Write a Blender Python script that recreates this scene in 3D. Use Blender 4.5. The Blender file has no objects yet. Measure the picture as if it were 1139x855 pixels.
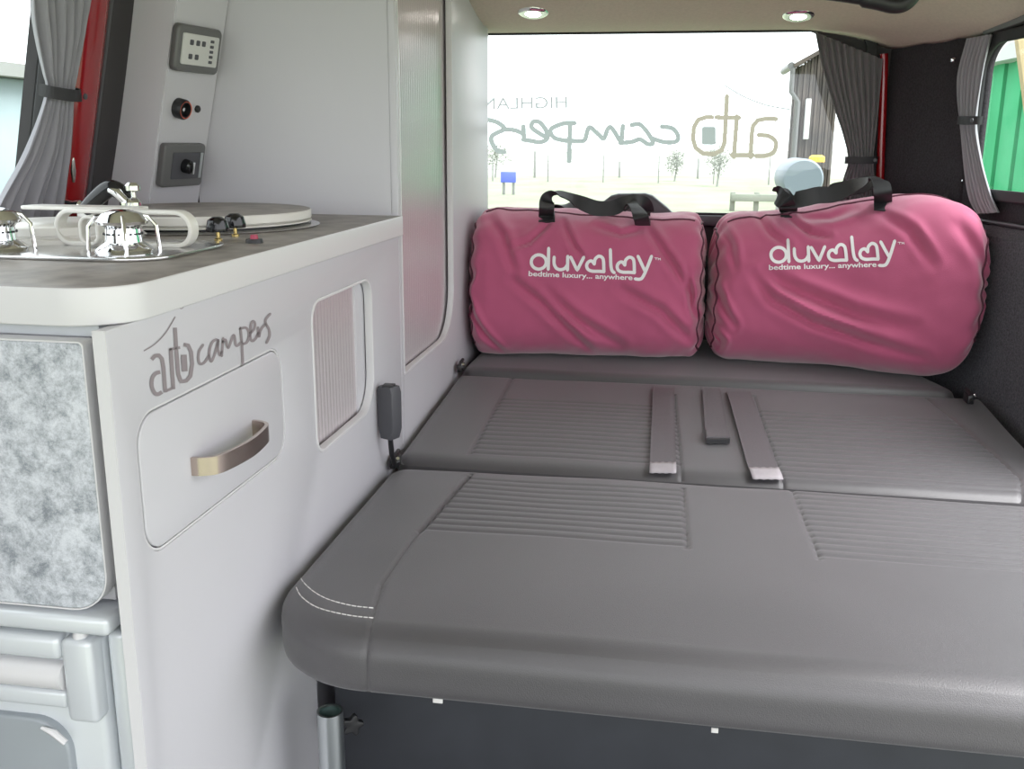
import bpy, bmesh, math, random
from mathutils import Vector, Matrix, noise
from mathutils.bvhtree import BVHTree
random.seed(7)
C = bpy.context.scene.collection
PI = math.pi
# ------------------------------------------------------------------ camera
F_PX = 1075.0
CAM_P = Vector((0, 0, 1.04))
Rm = (Matrix.Rotation(math.radians(9.4), 3, 'Z') @ Matrix.Rotation(math.radians(76), 3, 'X') @ Matrix.Rotation(math.radians(0.4), 3, 'Z'))
cd = bpy.data.cameras.new('camera'); cam = bpy.data.objects.new('camera', cd); C.objects.link(cam)
cam.location = CAM_P; cam.rotation_euler = Rm.to_euler(); cd.sensor_width = 36; cd.lens = 36*F_PX/1139; cd.clip_start = .02; cd.clip_end = 600
bpy.context.scene.camera = cam
def ray(px, py): return Rm @ Vector(((px-569.5)/F_PX, -(py-427.5)/F_PX, -1))
def P(px, py, ax, v):
    d = ray(px, py); t = (v-CAM_P[ax])/d[ax]; return CAM_P + d*t
# ------------------------------------------------------------------ materials
def lin(c):
    return tuple(((x/255)/12.92 if x/255 <= .04045 else ((x/255+.055)/1.055)**2.4) for x in c)
def mat(name, col, rough=.5, metal=0, noise_amt=0, nscale=20, bump=0, bscale=200, spec=.5, coat=0, sheen=0, detail=3):
    m = bpy.data.materials.new(name); m.use_nodes = True; nt = m.node_tree; b = nt.nodes['Principled BSDF']
    b.inputs['Base Color'].default_value = (*col, 1); b.inputs['Roughness'].default_value = rough; b.inputs['Metallic'].default_value = metal
    b.inputs['Specular IOR Level'].default_value = spec; b.inputs['Coat Weight'].default_value = coat
    b.inputs['Sheen Weight'].default_value = sheen
    tc = nt.nodes.new('ShaderNodeTexCoord')
    if noise_amt:
        n = nt.nodes.new('ShaderNodeTexNoise'); n.inputs['Scale'].default_value = nscale; n.inputs['Detail'].default_value = detail
        nt.links.new(tc.outputs['Object'], n.inputs['Vector'])
        r = nt.nodes.new('ShaderNodeValToRGB'); r.color_ramp.elements[0].position = .3; r.color_ramp.elements[1].position = .7
        r.color_ramp.elements[0].color = (*[c*(1-noise_amt) for c in col], 1); r.color_ramp.elements[1].color = (*[min(1, c*(1+noise_amt)) for c in col], 1)
        nt.links.new(n.outputs['Fac'], r.inputs['Fac']); nt.links.new(r.outputs['Color'], b.inputs['Base Color'])
    if bump:
        n2 = nt.nodes.new('ShaderNodeTexNoise'); n2.inputs['Scale'].default_value = bscale; n2.inputs['Detail'].default_value = 2
        nt.links.new(tc.outputs['Object'], n2.inputs['Vector'])
        bp = nt.nodes.new('ShaderNodeBump'); bp.inputs['Strength'].default_value = bump; bp.inputs['Distance'].default_value = .002
        nt.links.new(n2.outputs['Fac'], bp.inputs['Height']); nt.links.new(bp.outputs['Normal'], b.inputs['Normal'])
    return m
def emis(name, col, s):
    m = bpy.data.materials.new(name); m.use_nodes = True; nt = m.node_tree; b = nt.nodes['Principled BSDF']
    b.inputs['Base Color'].default_value = (*col, 1); b.inputs['Emission Color'].default_value = (*col, 1); b.inputs['Emission Strength'].default_value = s
    return m
def glassmat(name, tint, gl=.06):
    m = bpy.data.materials.new(name); m.use_nodes = True; nt = m.node_tree; nt.nodes.clear()
    o = nt.nodes.new('ShaderNodeOutputMaterial'); mx = nt.nodes.new('ShaderNodeMixShader'); t = nt.nodes.new('ShaderNodeBsdfTransparent'); g = nt.nodes.new('ShaderNodeBsdfGlossy')
    t.inputs['Color'].default_value = (*tint, 1); g.inputs['Roughness'].default_value = .02; mx.inputs['Fac'].default_value = gl
    nt.links.new(t.outputs[0], mx.inputs[1]); nt.links.new(g.outputs[0], mx.inputs[2]); nt.links.new(mx.outputs[0], o.inputs['Surface']); return m
m_panel = mat('grey_laminate', (.575, .565, .60), .38, noise_amt=.01, nscale=6, bump=.03, bscale=300)
m_edge = mat('white_edging', (.68, .67, .685), .35)
m_worktop = mat('slate_laminate', (.30, .27, .25), .45, noise_amt=.28, nscale=28, detail=6)
m_stone = mat('marbled_laminate', (.56, .58, .62), .5, noise_amt=.42, nscale=16, detail=12)
def mottled():
    nt = m_stone.node_tree; b = nt.nodes['Principled BSDF']
    n = [x for x in nt.nodes if x.type == 'TEX_NOISE'][0]; n.inputs['Scale'].default_value = 48; n.inputs['Roughness'].default_value = .86; n.inputs['Distortion'].default_value = .15
    r = [x for x in nt.nodes if x.type == 'VALTORGB'][0]; e = r.color_ramp.elements
    e[0].position = .38; e[0].color = (.21, .23, .26, 1); e[1].position = .56; e[1].color = (.60, .62, .67, 1)
    x = e.new(.7); x.color = (.76, .78, .82, 1)
mottled()
m_fridge = mat('silver_grey_plastic', (.66, .69, .72), .28, metal=.15)
m_fridge_d = mat('grey_fridge_door', (.36, .39, .42), .4, metal=.2)
m_chrome = mat('chrome', (.85, .85, .86), .08, metal=1)
m_nickel = mat('brushed_nickel', (.52, .43, .39), .25, metal=1)
m_alu = mat('aluminium', (.66, .70, .70), .3, metal=1)
m_alu_in = mat('aluminium_bore', (.30, .45, .42), .4, metal=.8)
m_black = mat('black_plastic', (.018, .018, .02), .4)
m_blackg = mat('black_gloss', (.01, .01, .012), .12)
m_rubber = mat('black_rubber', (.012, .012, .014), .6)
m_dgrey = mat('dark_grey_plastic', (.075, .075, .085), .45)
m_bezel = mat('grey_bezel', (.13, .13, .13), .38)
m_face = mat('pale_display_face', (.62, .62, .60), .4)
m_headl = mat('headlining_cloth', (.58, .52, .44), .95, noise_amt=.05, nscale=150, bump=.3, bscale=500)
m_carpet = mat('charcoal_carpet', (.030, .027, .032), .98, noise_amt=.35, nscale=220, bump=.8, bscale=350)
m_carpet_l = mat('grey_carpet', (.105, .105, .12), .98, noise_amt=.4, nscale=260, bump=.9, bscale=350)
m_red = mat('red_car_paint', (.30, .006, .010), .22, coat=.7)
m_door_trim = mat('dark_door_lining', (.035, .031, .034), .7)
m_seat = mat('charcoal_seat_cloth', (.060, .056, .061), .48, noise_amt=.07, nscale=5, bump=.25, bscale=900, spec=.8, sheen=.22)
m_web = mat('grey_webbing', (.115, .105, .114), .5, noise_amt=.12, nscale=400)
m_web_end = mat('webbing_end', (.34, .31, .33), .5, noise_amt=.08, nscale=60)
m_stitch = mat('white_thread', (.78, .76, .74), .6)
m_pipe = mat('grey_piping', (.20, .19, .19), .5)
m_bag = mat('plum_canvas', (.47, .095, .195), .8, noise_amt=.05, nscale=9, bump=.25, bscale=700, spec=.35, sheen=.5)
m_bagp = mat('plum_piping', (.10, .018, .04), .6)
m_bweb = mat('black_webbing', (.022, .022, .025), .55, bump=.3, bscale=600)
m_white = mat('white_print', (.85, .83, .84), .6)
m_logo = mat('grey_print', (.27, .235, .25), .5)
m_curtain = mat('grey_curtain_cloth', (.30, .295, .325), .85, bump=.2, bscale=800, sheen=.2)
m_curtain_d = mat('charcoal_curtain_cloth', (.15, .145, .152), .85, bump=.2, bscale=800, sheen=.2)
m_seatbox = mat('dark_vinyl', (.035, .038, .045), .55, noise_amt=.1, nscale=15)
def film(name, tint):
    m = bpy.data.materials.new(name); m.use_nodes = True; nt = m.node_tree; nt.nodes.clear()
    o = nt.nodes.new('ShaderNodeOutputMaterial'); t = nt.nodes.new('ShaderNodeBsdfTranslucent'); t.inputs['Color'].default_value = (*tint, 1)
    nt.links.new(t.outputs[0], o.inputs['Surface']); return m
m_lwin = film('pale_window_print', (.34, .355, .355)); m_bwin = film('beige_window_print', (.40, .345, .285)); m_hwin = film('faint_window_print', (.36, .36, .37))
m_cream = mat('cream_enamel', (.78, .76, .72), .3)
m_steel = mat('stainless_steel', (.62, .62, .62), .22, metal=1)
m_glass = glassmat('window_glass', (.93, .96, .95), .03)
m_brass = mat('brass', (.75, .58, .25), .25, metal=1)
m_pink = mat('red_plastic', (.45, .05, .10), .4)
m_orange = mat('orange_plastic', (.6, .08, .03), .4)
m_led = emis('downlight_led', (1, .97, .9), 30)
def reeded():
    m = bpy.data.materials.new('reeded_acrylic'); m.use_nodes = True; b = m.node_tree.nodes['Principled BSDF']
    b.inputs['Base Color'].default_value = (.70, .645, .665, 1); b.inputs['Roughness'].default_value = .2; b.inputs['Metallic'].default_value = .45
    return m
m_reed = reeded()
# ------------------------------------------------------------------ helpers
def link(name, me, m, parent=None, smooth=True):
    o = bpy.data.objects.new(name, me); C.objects.link(o)
    for x in (m if isinstance(m, (list, tuple)) else [m]): me.materials.append(x)
    if smooth:
        for p in me.polygons: p.use_smooth = True
        me.set_sharp_from_angle(angle=math.radians(38))
    if parent: o.parent = parent; o.matrix_parent_inverse = parent.matrix_world.inverted() if False else Matrix.Translation(-parent.location)
    return o
def obj(name, bm, m, parent=None, smooth=True):
    me = bpy.data.meshes.new(name); bm.normal_update(); bm.to_mesh(me); bm.free(); return link(name, me, m, parent, smooth)
def thing(name, loc, label, cat, group=None):
    o = bpy.data.objects.new(name, None); C.objects.link(o); o.location = loc; o['label'] = label; o['category'] = cat; o.empty_display_size = .05
    if group: o['group'] = group
    return o
def tag(o, label, cat, group=None):
    o['label'] = label; o['category'] = cat
    if group: o['group'] = group
    return o
def struct(o, label=None):
    o['kind'] = 'structure'
    if label: o['label'] = label; 
    return o
def box(bm, lo, hi, bev=0, seg=2, mi=0):
    b = bmesh.new(); bmesh.ops.create_cube(b, size=1)
    for v in b.verts: v.co = Vector(((lo[i]+hi[i])/2+v.co[i]*(hi[i]-lo[i]) for i in range(3)))
    if bev: bmesh.ops.bevel(b, geom=b.edges[:], offset=bev, segments=seg, affect='EDGES', profile=.5)
    join(bm, b, None, mi)
def join(bm, b, mtx=None, mi=0):
    if mtx is not None: bmesh.ops.transform(b, matrix=mtx, verts=b.verts[:])
    vs = {v: bm.verts.new(v.co) for v in b.verts}
    for f in b.faces:
        try: nf = bm.faces.new([vs[v] for v in f.verts]); nf.material_index = mi or f.material_index
        except ValueError: pass
    b.free()
def bx(lo, hi, bev=0, seg=2):
    bm = bmesh.new(); box(bm, lo, hi, bev, seg); return bm
def frame_to(d):
    d = d.normalized(); return d.to_track_quat('Z', 'Y').to_matrix().to_4x4()
def tube(bm, pts, r, n=10, caps=True, mi=0):
    pts = [Vector(p) for p in pts]; rs = r if isinstance(r, (list, tuple)) else [r]*len(pts)
    up = None; rings = []
    for i, p in enumerate(pts):
        t = (pts[min(i+1, len(pts)-1)]-pts[max(i-1, 0)]).normalized()
        if up is None: up = t.orthogonal().normalized()
        up = (up-t*up.dot(t)).normalized(); w = t.cross(up)
        rings.append([bm.verts.new(p+(up*math.cos(a)+w*math.sin(a))*rs[i]) for a in [2*PI*k/n for k in range(n)]])
    for a, b in zip(rings, rings[1:]):
        for k in range(n):
            f = bm.faces.new((a[k], a[(k+1) % n], b[(k+1) % n], b[k])); f.material_index = mi
    if caps:
        f = bm.faces.new(rings[0][::-1]); f.material_index = mi
        f = bm.faces.new(rings[-1]); f.material_index = mi
def lathe(bm, prof, org=(0, 0, 0), axis=(0, 0, 1), n=40, mi=0):
    b = bmesh.new(); rings = []
    for r, z in prof:
        if r < 1e-6: rings.append([b.verts.new((0, 0, z))])
        else: rings.append([b.verts.new((r*math.cos(2*PI*k/n), r*math.sin(2*PI*k/n), z)) for k in range(n)])
    for a, c in zip(rings, rings[1:]):
        for k in range(n):
            if len(a) == 1 and len(c) == 1: continue
            if len(a) == 1: b.faces.new((a[0], c[k], c[(k+1) % n]))
            elif len(c) == 1: b.faces.new((a[k], a[(k+1) % n], c[0]))
            else: b.faces.new((a[k], a[(k+1) % n], c[(k+1) % n], c[k]))
    join(bm, b, Matrix.Translation(org) @ frame_to(Vector(axis)), mi)
def lathe_o(name, prof, org, axis, m, parent=None, n=40):
    bm = bmesh.new(); lathe(bm, prof, org, axis, n); bmesh.ops.recalc_face_normals(bm, faces=bm.faces[:]); return obj(name, bm, m, parent)
def rrect(u0, v0, u1, v1, r, n=8):
    rs = r if isinstance(r, (list, tuple)) else [r]*4; out = []
    for (cx, cy, a0, q) in ((u1, v0, -90, rs[1]), (u1, v1, 0, rs[2]), (u0, v1, 90, rs[3]), (u0, v0, 180, rs[0])):
        sx = -1 if cx == u1 else 1; sy = -1 if cy == v1 else 1
        if q <= 0: out.append((cx, cy)); continue
        for k in range(n+1):
            a = math.radians(a0+90*k/n); out.append((cx+sx*q+q*math.cos(a), cy+sy*q+q*math.sin(a)))
    return out
def plate(loops, th, bev=0):
    """outline loops in a plane (u,v), holes by even-odd; returns a bmesh, thickness centred on w=0"""
    cu = bpy.data.curves.new('tmp', 'CURVE'); cu.dimensions = '2D'; cu.fill_mode = 'BOTH'; cu.extrude = max(th/2-bev, 0); cu.bevel_depth = bev; cu.bevel_resolution = 2
    if bev: cu.offset = -bev
    for lp in loops:
        s = cu.splines.new('POLY'); s.points.add(len(lp)-1); s.use_cyclic_u = True
        for p, q in zip(s.points, lp): p.co = (q[0], q[1], 0, 1)
    o = bpy.data.objects.new('tmp', cu); C.objects.link(o); dg = bpy.context.evaluated_depsgraph_get(); dg.update()
    me = bpy.data.meshes.new_from_object(o.evaluated_get(dg)); bm = bmesh.new(); bm.from_mesh(me)
    bpy.data.objects.remove(o); bpy.data.curves.remove(cu); bpy.data.meshes.remove(me)
    bmesh.ops.remove_doubles(bm, verts=bm.verts[:], dist=1e-6); bmesh.ops.recalc_face_normals(bm, faces=bm.faces[:]); return bm
def mp(bm, fn):
    for v in bm.verts: v.co = Vector(fn(*v.co))
    bmesh.ops.recalc_face_normals(bm, faces=bm.faces[:]); return bm
def yz(x): return lambda u, v, w: (x+w, u, v)
def xz(y): return lambda u, v, w: (u, y+w, v)
def xy(z): return lambda u, v, w: (u, v, z+w)
def catmull(pts, n=8):
    pts = [Vector(p) for p in pts]; out = []
    for i in range(len(pts)-1):
        p0 = pts[max(i-1, 0)]; p1 = pts[i]; p2 = pts[i+1]; p3 = pts[min(i+2, len(pts)-1)]
        for k in range(n):
            t = k/n; out.append(.5*((2*p1)+(p2-p0)*t+(2*p0-5*p1+4*p2-p3)*t*t+(3*p1-p0-3*p2+p3)*t**3))
    out.append(pts[-1]); return out
def resample(pts, step):
    out = [pts[0]]
    for a, b in zip(pts, pts[1:]):
        L = (b-a).length; n = max(1, int(math.ceil(L/step)))
        for k in range(1, n+1): out.append(a.lerp(b, k/n))
    return out
def stroke_bm(bm, strokes, mapfn, step=1.6, cap=True, mi=0):
    """strokes: (list of 2D points in px, width px, smooth?) -> ribbons laid with mapfn(px,py)->3D point"""
    for pts, w, sm in strokes:
        p = [Vector((a[0], a[1], 0)) for a in pts]
        if sm: p = catmull(p, 6)
        p = resample(p, step); h = w/2
        prev = None; rows = []
        N = len(p)
        for i in range(N):
            t = (p[min(i+1, N-1)]-p[max(i-1, 0)])
            if t.length < 1e-9: continue
            t.normalize(); nn = Vector((-t.y, t.x, 0))
            rows.append([p[i]+nn*h*s for s in (-1, 0, 1)])
        if cap:
            for end, sg in ((0, -1), (-1, 1)):
                r = rows[end]; c = r[1]; nn = (r[2]-r[0]).normalized(); t = Vector((nn.y, -nn.x, 0))*sg
                q = [c+t*h*.87+nn*h*.5*s for s in (-1, 0, 1)]; q[1] = c+t*h
                if end == 0: rows.insert(0, q)
                else: rows.append(q)
        V = []
        for r in rows:
            vv = [mapfn(a.x, a.y) for a in r]
            V.append([bm.verts.new(x) for x in vv] if all(x is not None for x in vv) else None)
        for a, b in zip(V, V[1:]):
            if a and b:
                for k in (0, 1):
                    f = bm.faces.new((a[k], a[k+1], b[k+1], b[k])); f.material_index = mi
def union_bm(bm, strokes, mapfn, cell=.45):
    """one flat film without overlaps: every cell within half a width of a stroke"""
    cells = set()
    for pts, w, sm in strokes:
        p = [Vector((a[0], a[1], 0)) for a in pts]
        if sm: p = catmull(p, 6)
        h = w/2
        for a, b in zip(p, p[1:]):
            ab = b-a; L2 = max(ab.length_squared, 1e-9)
            for i in range(int((min(a.x, b.x)-h)/cell)-1, int((max(a.x, b.x)+h)/cell)+2):
                for j in range(int((min(a.y, b.y)-h)/cell)-1, int((max(a.y, b.y)+h)/cell)+2):
                    if (i, j) in cells: continue
                    c = Vector(((i+.5)*cell, (j+.5)*cell, 0)); t = max(0, min(1, (c-a).dot(ab)/L2))
                    if (c-a-ab*t).length <= h: cells.add((i, j))
    vs = {}
    def V(i, j):
        if (i, j) not in vs: vs[(i, j)] = bm.verts.new(mapfn(i*cell, j*cell))
        return vs[(i, j)]
    for i, j in sorted(cells): bm.faces.new((V(i, j), V(i+1, j), V(i+1, j+1), V(i, j+1)))
def text_bm(bm, s, p0, p1, height, mapfn, bold=0, mirror=False, mi=0, sub=2):
    """text whose baseline runs p0->p1 in px, cap height px"""
    cu = bpy.data.curves.new('t', 'FONT'); cu.body = s; cu.offset = bold; cu.resolution_u = 3
    o = bpy.data.objects.new('t', cu); C.objects.link(o); dg = bpy.context.evaluated_depsgraph_get(); dg.update()
    me = bpy.data.meshes.new_from_object(o.evaluated_get(dg)); b = bmesh.new(); b.from_mesh(me)
    bpy.data.objects.remove(o); bpy.data.curves.remove(cu); bpy.data.meshes.remove(me)
    x1 = max(v.co.x for v in b.verts); x0 = min(v.co.x for v in b.verts)
    bmesh.ops.triangulate(b, faces=b.faces[:])
    d = Vector((p1[0]-p0[0], p1[1]-p0[1])); L = d.length; d.normalize(); nrm = Vector((d.y, -d.x)); 
    if mirror: nrm = -nrm
    vs = {}
    for v in b.verts:
        q = Vector(p0)+d*((v.co.x-x0)/(x1-x0)*L)+nrm*(v.co.y/.7*height)
        r = mapfn(q.x, q.y); vs[v] = bm.verts.new(r) if r is not None else None
    for f in b.faces:
        l = [vs[v] for v in f.verts]
        if all(l):
            nf = bm.faces.new(l); nf.material_index = mi
    b.free()
def ribbon(bm, pts, dirs, w, th=.0015, n=8, mi=0):
    P_ = catmull(pts, n); D_ = catmull(dirs, n); P_ = P_; rows = []
    N = len(P_)
    for i in range(N):
        t = (P_[min(i+1, N-1)]-P_[max(i-1, 0)]).normalized(); d = D_[i]; d = (d-t*d.dot(t)).normalized(); nn = t.cross(d)
        rows.append([bm.verts.new(P_[i]+d*w/2*a+nn*th*b) for a, b in ((-1, -1), (1, -1), (1, 1), (-1, 1))])
    for a, b in zip(rows, rows[1:]):
        for k in range(4): f = bm.faces.new((a[k], a[(k+1) % 4], b[(k+1) % 4], b[k])); f.material_index = mi
    bm.faces.new(rows[0][::-1]); bm.faces.new(rows[-1])
def bvh_of(o):
    bm = bmesh.new(); bm.from_mesh(o.data); 
    t = BVHTree.FromBMesh(bm); bm.free(); return t
def hitter(t, off=.0015):
    def f(px, py):
        d = ray(px, py).normalized(); h = t.ray_cast(CAM_P, d)
        return None if h[0] is None else h[0]-d*off
    return f
# ------------------------------------------------------------------ setting: shell
def lw(z): return -.95+.24*(z-.94) if z > .9 else -.96          # leaning left wall
RW = [(.484, 2.575), (.520, 2.50), (.572, 2.40), (.615, 2.30), (.645, 2.18), (.668, 2.05), (.688, 1.9), (.700, 1.75), (.705, 1.60)]
_rw = catmull([(a, b, 0) for a, b in RW], 8)
_len = [0]
for a, b in zip(_rw, _rw[1:]): _len.append(_len[-1]+(b-a).length)
def rw(s):
    s = max(0, min(s, _len[-1]-1e-6)); i = 0
    while _len[i+1] < s: i += 1
    t = (s-_len[i])/(_len[i+1]-_len[i]); p = _rw[i].lerp(_rw[i+1], t); d = (_rw[i+1]-_rw[i]).normalized()
    return p, Vector((-d.y, d.x, 0)) * (1 if -d.y > 0 else -1)   # outward (+x) normal
def s_of_y(y):
    for i in range(len(_rw)-1):
        if _rw[i+1].y <= y <= _rw[i].y: return _len[i]+(_rw[i].y-y)/(_rw[i].y-_rw[i+1].y)*(_len[i+1]-_len[i])
    return _len[-1]
def ceil_z(x, y):
    z = 1.405
    if y > 1.9: 
        t = min(1, (y-1.9)/.55); z -= .095*(t*t*(3-2*t))
    # right hand cove
    best = min(((_rw[i].x-x)**2+(_rw[i].y-y)**2)**.5 for i in range(0, len(_rw), 2))
    xr = x
    if best < .24:
        k = 1-best/.24; lim = 1.262+max(0, 2.25-y)*.07; z = z+(lim-z)*(k**2.2)
    return z
# floor
bm = bmesh.new(); box(bm, (-.98, -.3, -.03), (.78, 2.62, 0)); struct(obj('floor', bm, m_seatbox))
# ceiling
bm = bmesh.new(); nx, ny = 80, 90; V = []
for j in range(ny+1):
    y = -.35+(2.56+.35)*j/ny; row = []
    xr = rw(s_of_y(y))[0].x+.004 if y > 1.61 else .712
    for i in range(nx+1):
        x = -.88+(xr+.88)*i/nx; row.append(bm.verts.new((x, y, ceil_z(x, y))))
    V.append(row)
for j in range(ny):
    for i in range(nx): bm.faces.new((V[j][i], V[j+1][i], V[j+1][i+1], V[j][i+1]))
o = struct(obj('ceiling', bm, m_headl)); sm = o.modifiers.new('s', 'SOLIDIFY'); sm.thickness = .03; sm.offset = -1 
bmesh_c = bvh_of(o); hit_ceil = hitter(bmesh_c, 0)
# walls right: lower bulging carpet + upper lining with the side window hole
SILL = .885
def rmap(u, v, w):
    p, n = rw(u); ins = 0
    if v < SILL: ins = -.02*min(1, (SILL-v)/.02)
    return (p.x+n.x*(w+ins), p.y+n.y*(w+ins), v)
def grid_surface(us, vs, fn, skip=None):
    bm = bmesh.new(); G = [[bm.verts.new(fn(u, v)) for u in us] for v in vs]
    for j in range(len(vs)-1):
        for i in range(len(us)-1):
            if skip and skip((us[i]+us[i+1])/2, (vs[j]+vs[j+1])/2): continue
            bm.faces.new((G[j][i], G[j][i+1], G[j+1][i+1], G[j+1][i]))
    return bm
SL = _len[-1]
s_wb = s_of_y(2.255); s_we = s_of_y(1.70)     # window extent along the wall
WZ0, WZ1 = .948, 1.252
def ring_panel(outer, inner, rings, fn):
    bm = bmesh.new(); G = []
    for k in range(rings+1):
        t = k/rings; G.append([bm.verts.new(fn(a[0]*(1-t)+b[0]*t, a[1]*(1-t)+b[1]*t)) for a, b in zip(outer, inner)])
    n = len(outer)
    for a, b in zip(G, G[1:]):
        for i in range(n): bm.faces.new((a[i], a[(i+1) % n], b[(i+1) % n], b[i]))
    return bm
inner = rrect(s_wb, WZ0, s_we, WZ1, .06, 10); cx, cz = (s_wb+s_we)/2, (WZ0+WZ1)/2
inner2 = []
for a, b in zip(inner, inner[1:]+inner[:1]):
    L = math.dist(a, b); n = max(1, int(L/.03))
    for k in range(n): inner2.append((a[0]+(b[0]-a[0])*k/n, a[1]+(b[1]-a[1])*k/n))
inner = inner2
def to_rect(p, u0, v0, u1, v1):
    du, dv = p[0]-cx, p[1]-cz; ts = []
    if du > 0: ts.append((u1-cx)/du)
    if du < 0: ts.append((u0-cx)/du)
    if dv > 0: ts.append((v1-cz)/dv)
    if dv < 0: ts.append((v0-cz)/dv)
    t = min(ts); return (cx+du*t, cz+dv*t)
outer = [to_rect(p, s_wb-.035, SILL, s_we+.04, 1.32) for p in inner]
for corner in ((s_wb-.035, SILL), (s_wb-.035, 1.32), (s_we+.04, SILL), (s_we+.04, 1.32)):
    k = min(range(len(outer)), key=lambda i: math.dist(outer[i], corner)); outer[k] = corner
bm = ring_panel(outer, inner, 10, lambda u, v: rmap(u, v, 0))
def fr(a, b, n): return [a+(b-a)*i/n for i in range(n+1)]
join(bm, grid_surface(fr(0, s_wb-.035, 20), fr(SILL, 1.32, 6), lambda u, v: rmap(u, v, 0)))
join(bm, grid_surface(fr(s_we+.04, SL, 10), fr(SILL, 1.32, 6), lambda u, v: rmap(u, v, 0)))
bmesh.ops.recalc_face_normals(bm, faces=bm.faces[:])
low = grid_surface(fr(0, SL, 60), [0, .3, .6, SILL-.03, SILL-.022, SILL-.01, SILL-.004, SILL], lambda u, v: rmap(u, v, 0)); 
for f in low.faces: f.material_index = 1
join(bm, low); bmesh.ops.remove_doubles(bm, verts=bm.verts[:], dist=.0005); bmesh.ops.recalc_face_normals(bm, faces=bm.faces[:])
wr = struct(obj('wall_right', bm, [m_carpet, m_carpet_l])); 
full = grid_surface(fr(0, SL, 80), fr(0, 1.5, 60), lambda u, v: rmap(u, v, 0)); T = BVHTree.FromBMesh(full); full.free()
hit_rw = hitter(T, 0)
sm = wr.modifiers.new('s', 'SOLIDIFY'); sm.thickness = .015; sm.offset = 1 if wr.data.polygons[0].normal.x > 0 else -1
# side window: black rubber seal, pane
w2 = struct(thing('window_2', rmap(cx, WZ0, 0), 'side window in the right hand wall with black rubber surround', 'window'))
del w2['category']
o2 = [(cx+(p[0]-cx)*1.035, cz+(p[1]-cz)*1.10) for p in inner]
i2 = [(cx+(p[0]-cx)*.985, cz+(p[1]-cz)*.955) for p in inner]
bm = ring_panel(o2, i2, 6, lambda u, v: rmap(u, max(v, SILL+.002), -.007)); b2 = ring_panel(i2, i2, 1, lambda u, v: rmap(u, v, .0)); b2.free()
o = obj('window_seal', bm, m_rubber, w2); sm = o.modifiers.new('s', 'SOLIDIFY'); sm.thickness = .010; sm.offset = 0
# bring seal from -.007 inward face outwards
bm = bmesh.new(); vs = [bm.verts.new(rmap(p[0], p[1], .012)) for p in i2]; c0 = bm.verts.new(rmap(cx, cz, .012))
for i in range(len(vs)): bm.faces.new((vs[i], vs[(i+1) % len(vs)], c0))
o = obj('pane', bm, m_glass, w2, smooth=False); sm = o.modifiers.new('s', 'SOLIDIFY'); sm.thickness = .004
# pale sill rail along the ledge of the right wall
bm = bmesh.new(); tube(bm, [rmap(s, SILL+.004, -.004) for s in fr(s_of_y(2.28), SL, 40)], .0045, 8); struct(obj('trim_4', bm, m_dgrey))
bm = bmesh.new(); tube(bm, [rmap(s, 1.274+max(0, 2.25-rw(s)[0].y)*.07, -.005) for s in fr(s_of_y(2.26), SL, 40)], .011, 8); struct(obj('trim_5', bm, m_bezel))
# left wall (leaning) with window hole
m_ext = mat('outer_grey', (.3, .3, .3), .6)
LY0, LY1, LZ0, LZ1 = .35, 1.325, .90, 1.36
def lmap(u, v, w): return (lw(v)-w, u, v)
ol = rrect(-.3, 0, 2.58, 1.42, 0); hole = rrect(LY0, LZ0+.0, LY1, LZ1, .05)
bm = mp(plate([[(-.3, .0), (2.58, .0), (2.58, .9), (-.3, .9)]], .03), lambda u, v, w: (-.975+w, u, v))
up = plate([[(-.3, .9), (2.58, .9), (2.58, 1.42), (-.3, 1.42)], rrect(LY0, .915, LY1, LZ1, .05)], .03); join(bm, mp(up, lambda u, v, w: (lw(max(v, .9001))-.017+w, u, v)))
struct(obj('wall_left', bm, m_door_trim))
w3 = struct(thing('window_3', (lw(.92), .85, .92), 'side window behind the kitchen on the left', 'window')); del w3['category']
bm = plate([rrect(LY0-.03, .905, LY1+.018, LZ1+.02, .06), rrect(LY0, .93, LY1-.012, LZ1-.01, .05)], .02, .003)
obj('window_seal', mp(bm, lambda u, v, w: (lw(v)+.006+w, u, v)), m_rubber, w3)
bm = plate([rrect(LY0-.01, .91, LY1, LZ1, .05)], .004); obj('pane', mp(bm, lambda u, v, w: (lw(v)-.012+w, u, v)), m_glass, w3)
# red body pillar at the left + black seals
def pillar(name, y0, y1, m, dx, r=.02):
    bm = bmesh.new(); rows = []
    for k in range(25):
        z = .86+(1.40-.86)*k/24; bulge = .006*math.sin((z-.86)*6)
        yy0, yy1 = y0+.004*math.sin(z*9), y1
        pr = []
        for q in range(13):
            a = PI*q/12; pr.append((lw(z)+.004+(dx+bulge)*math.sin(a)**.6, (yy0+yy1)/2-(yy1-yy0)/2*math.cos(a), z))
        rows.append([bm.verts.new(p) for p in pr])
    for a, b in zip(rows, rows[1:]):
        for i in range(12): bm.faces.new((a[i], a[i+1], b[i+1], b[i]))
        bm.faces.new((a[12], a[0], b[0], b[12]))
    bm.faces.new(rows[0]); bm.faces.new(rows[-1][::-1])
    bmesh.ops.recalc_face_normals(bm, faces=bm.faces[:]); return struct(obj(name, bm, m))
pillar('trim_1', 1.378, 1.445, m_red, .013)
pillar('trim_6', 1.345, 1.384, m_black, .006)
pillar('trim_7', 1.452, 1.535, m_door_trim, .012)
bm = bmesh.new(); tube(bm, [(lw(z)+.012, 1.450, z) for z in (.9, 1.0, 1.1, 1.2, 1.3, 1.39)], .0035, 8); struct(obj('trim_8', bm, m_dgrey))
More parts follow.
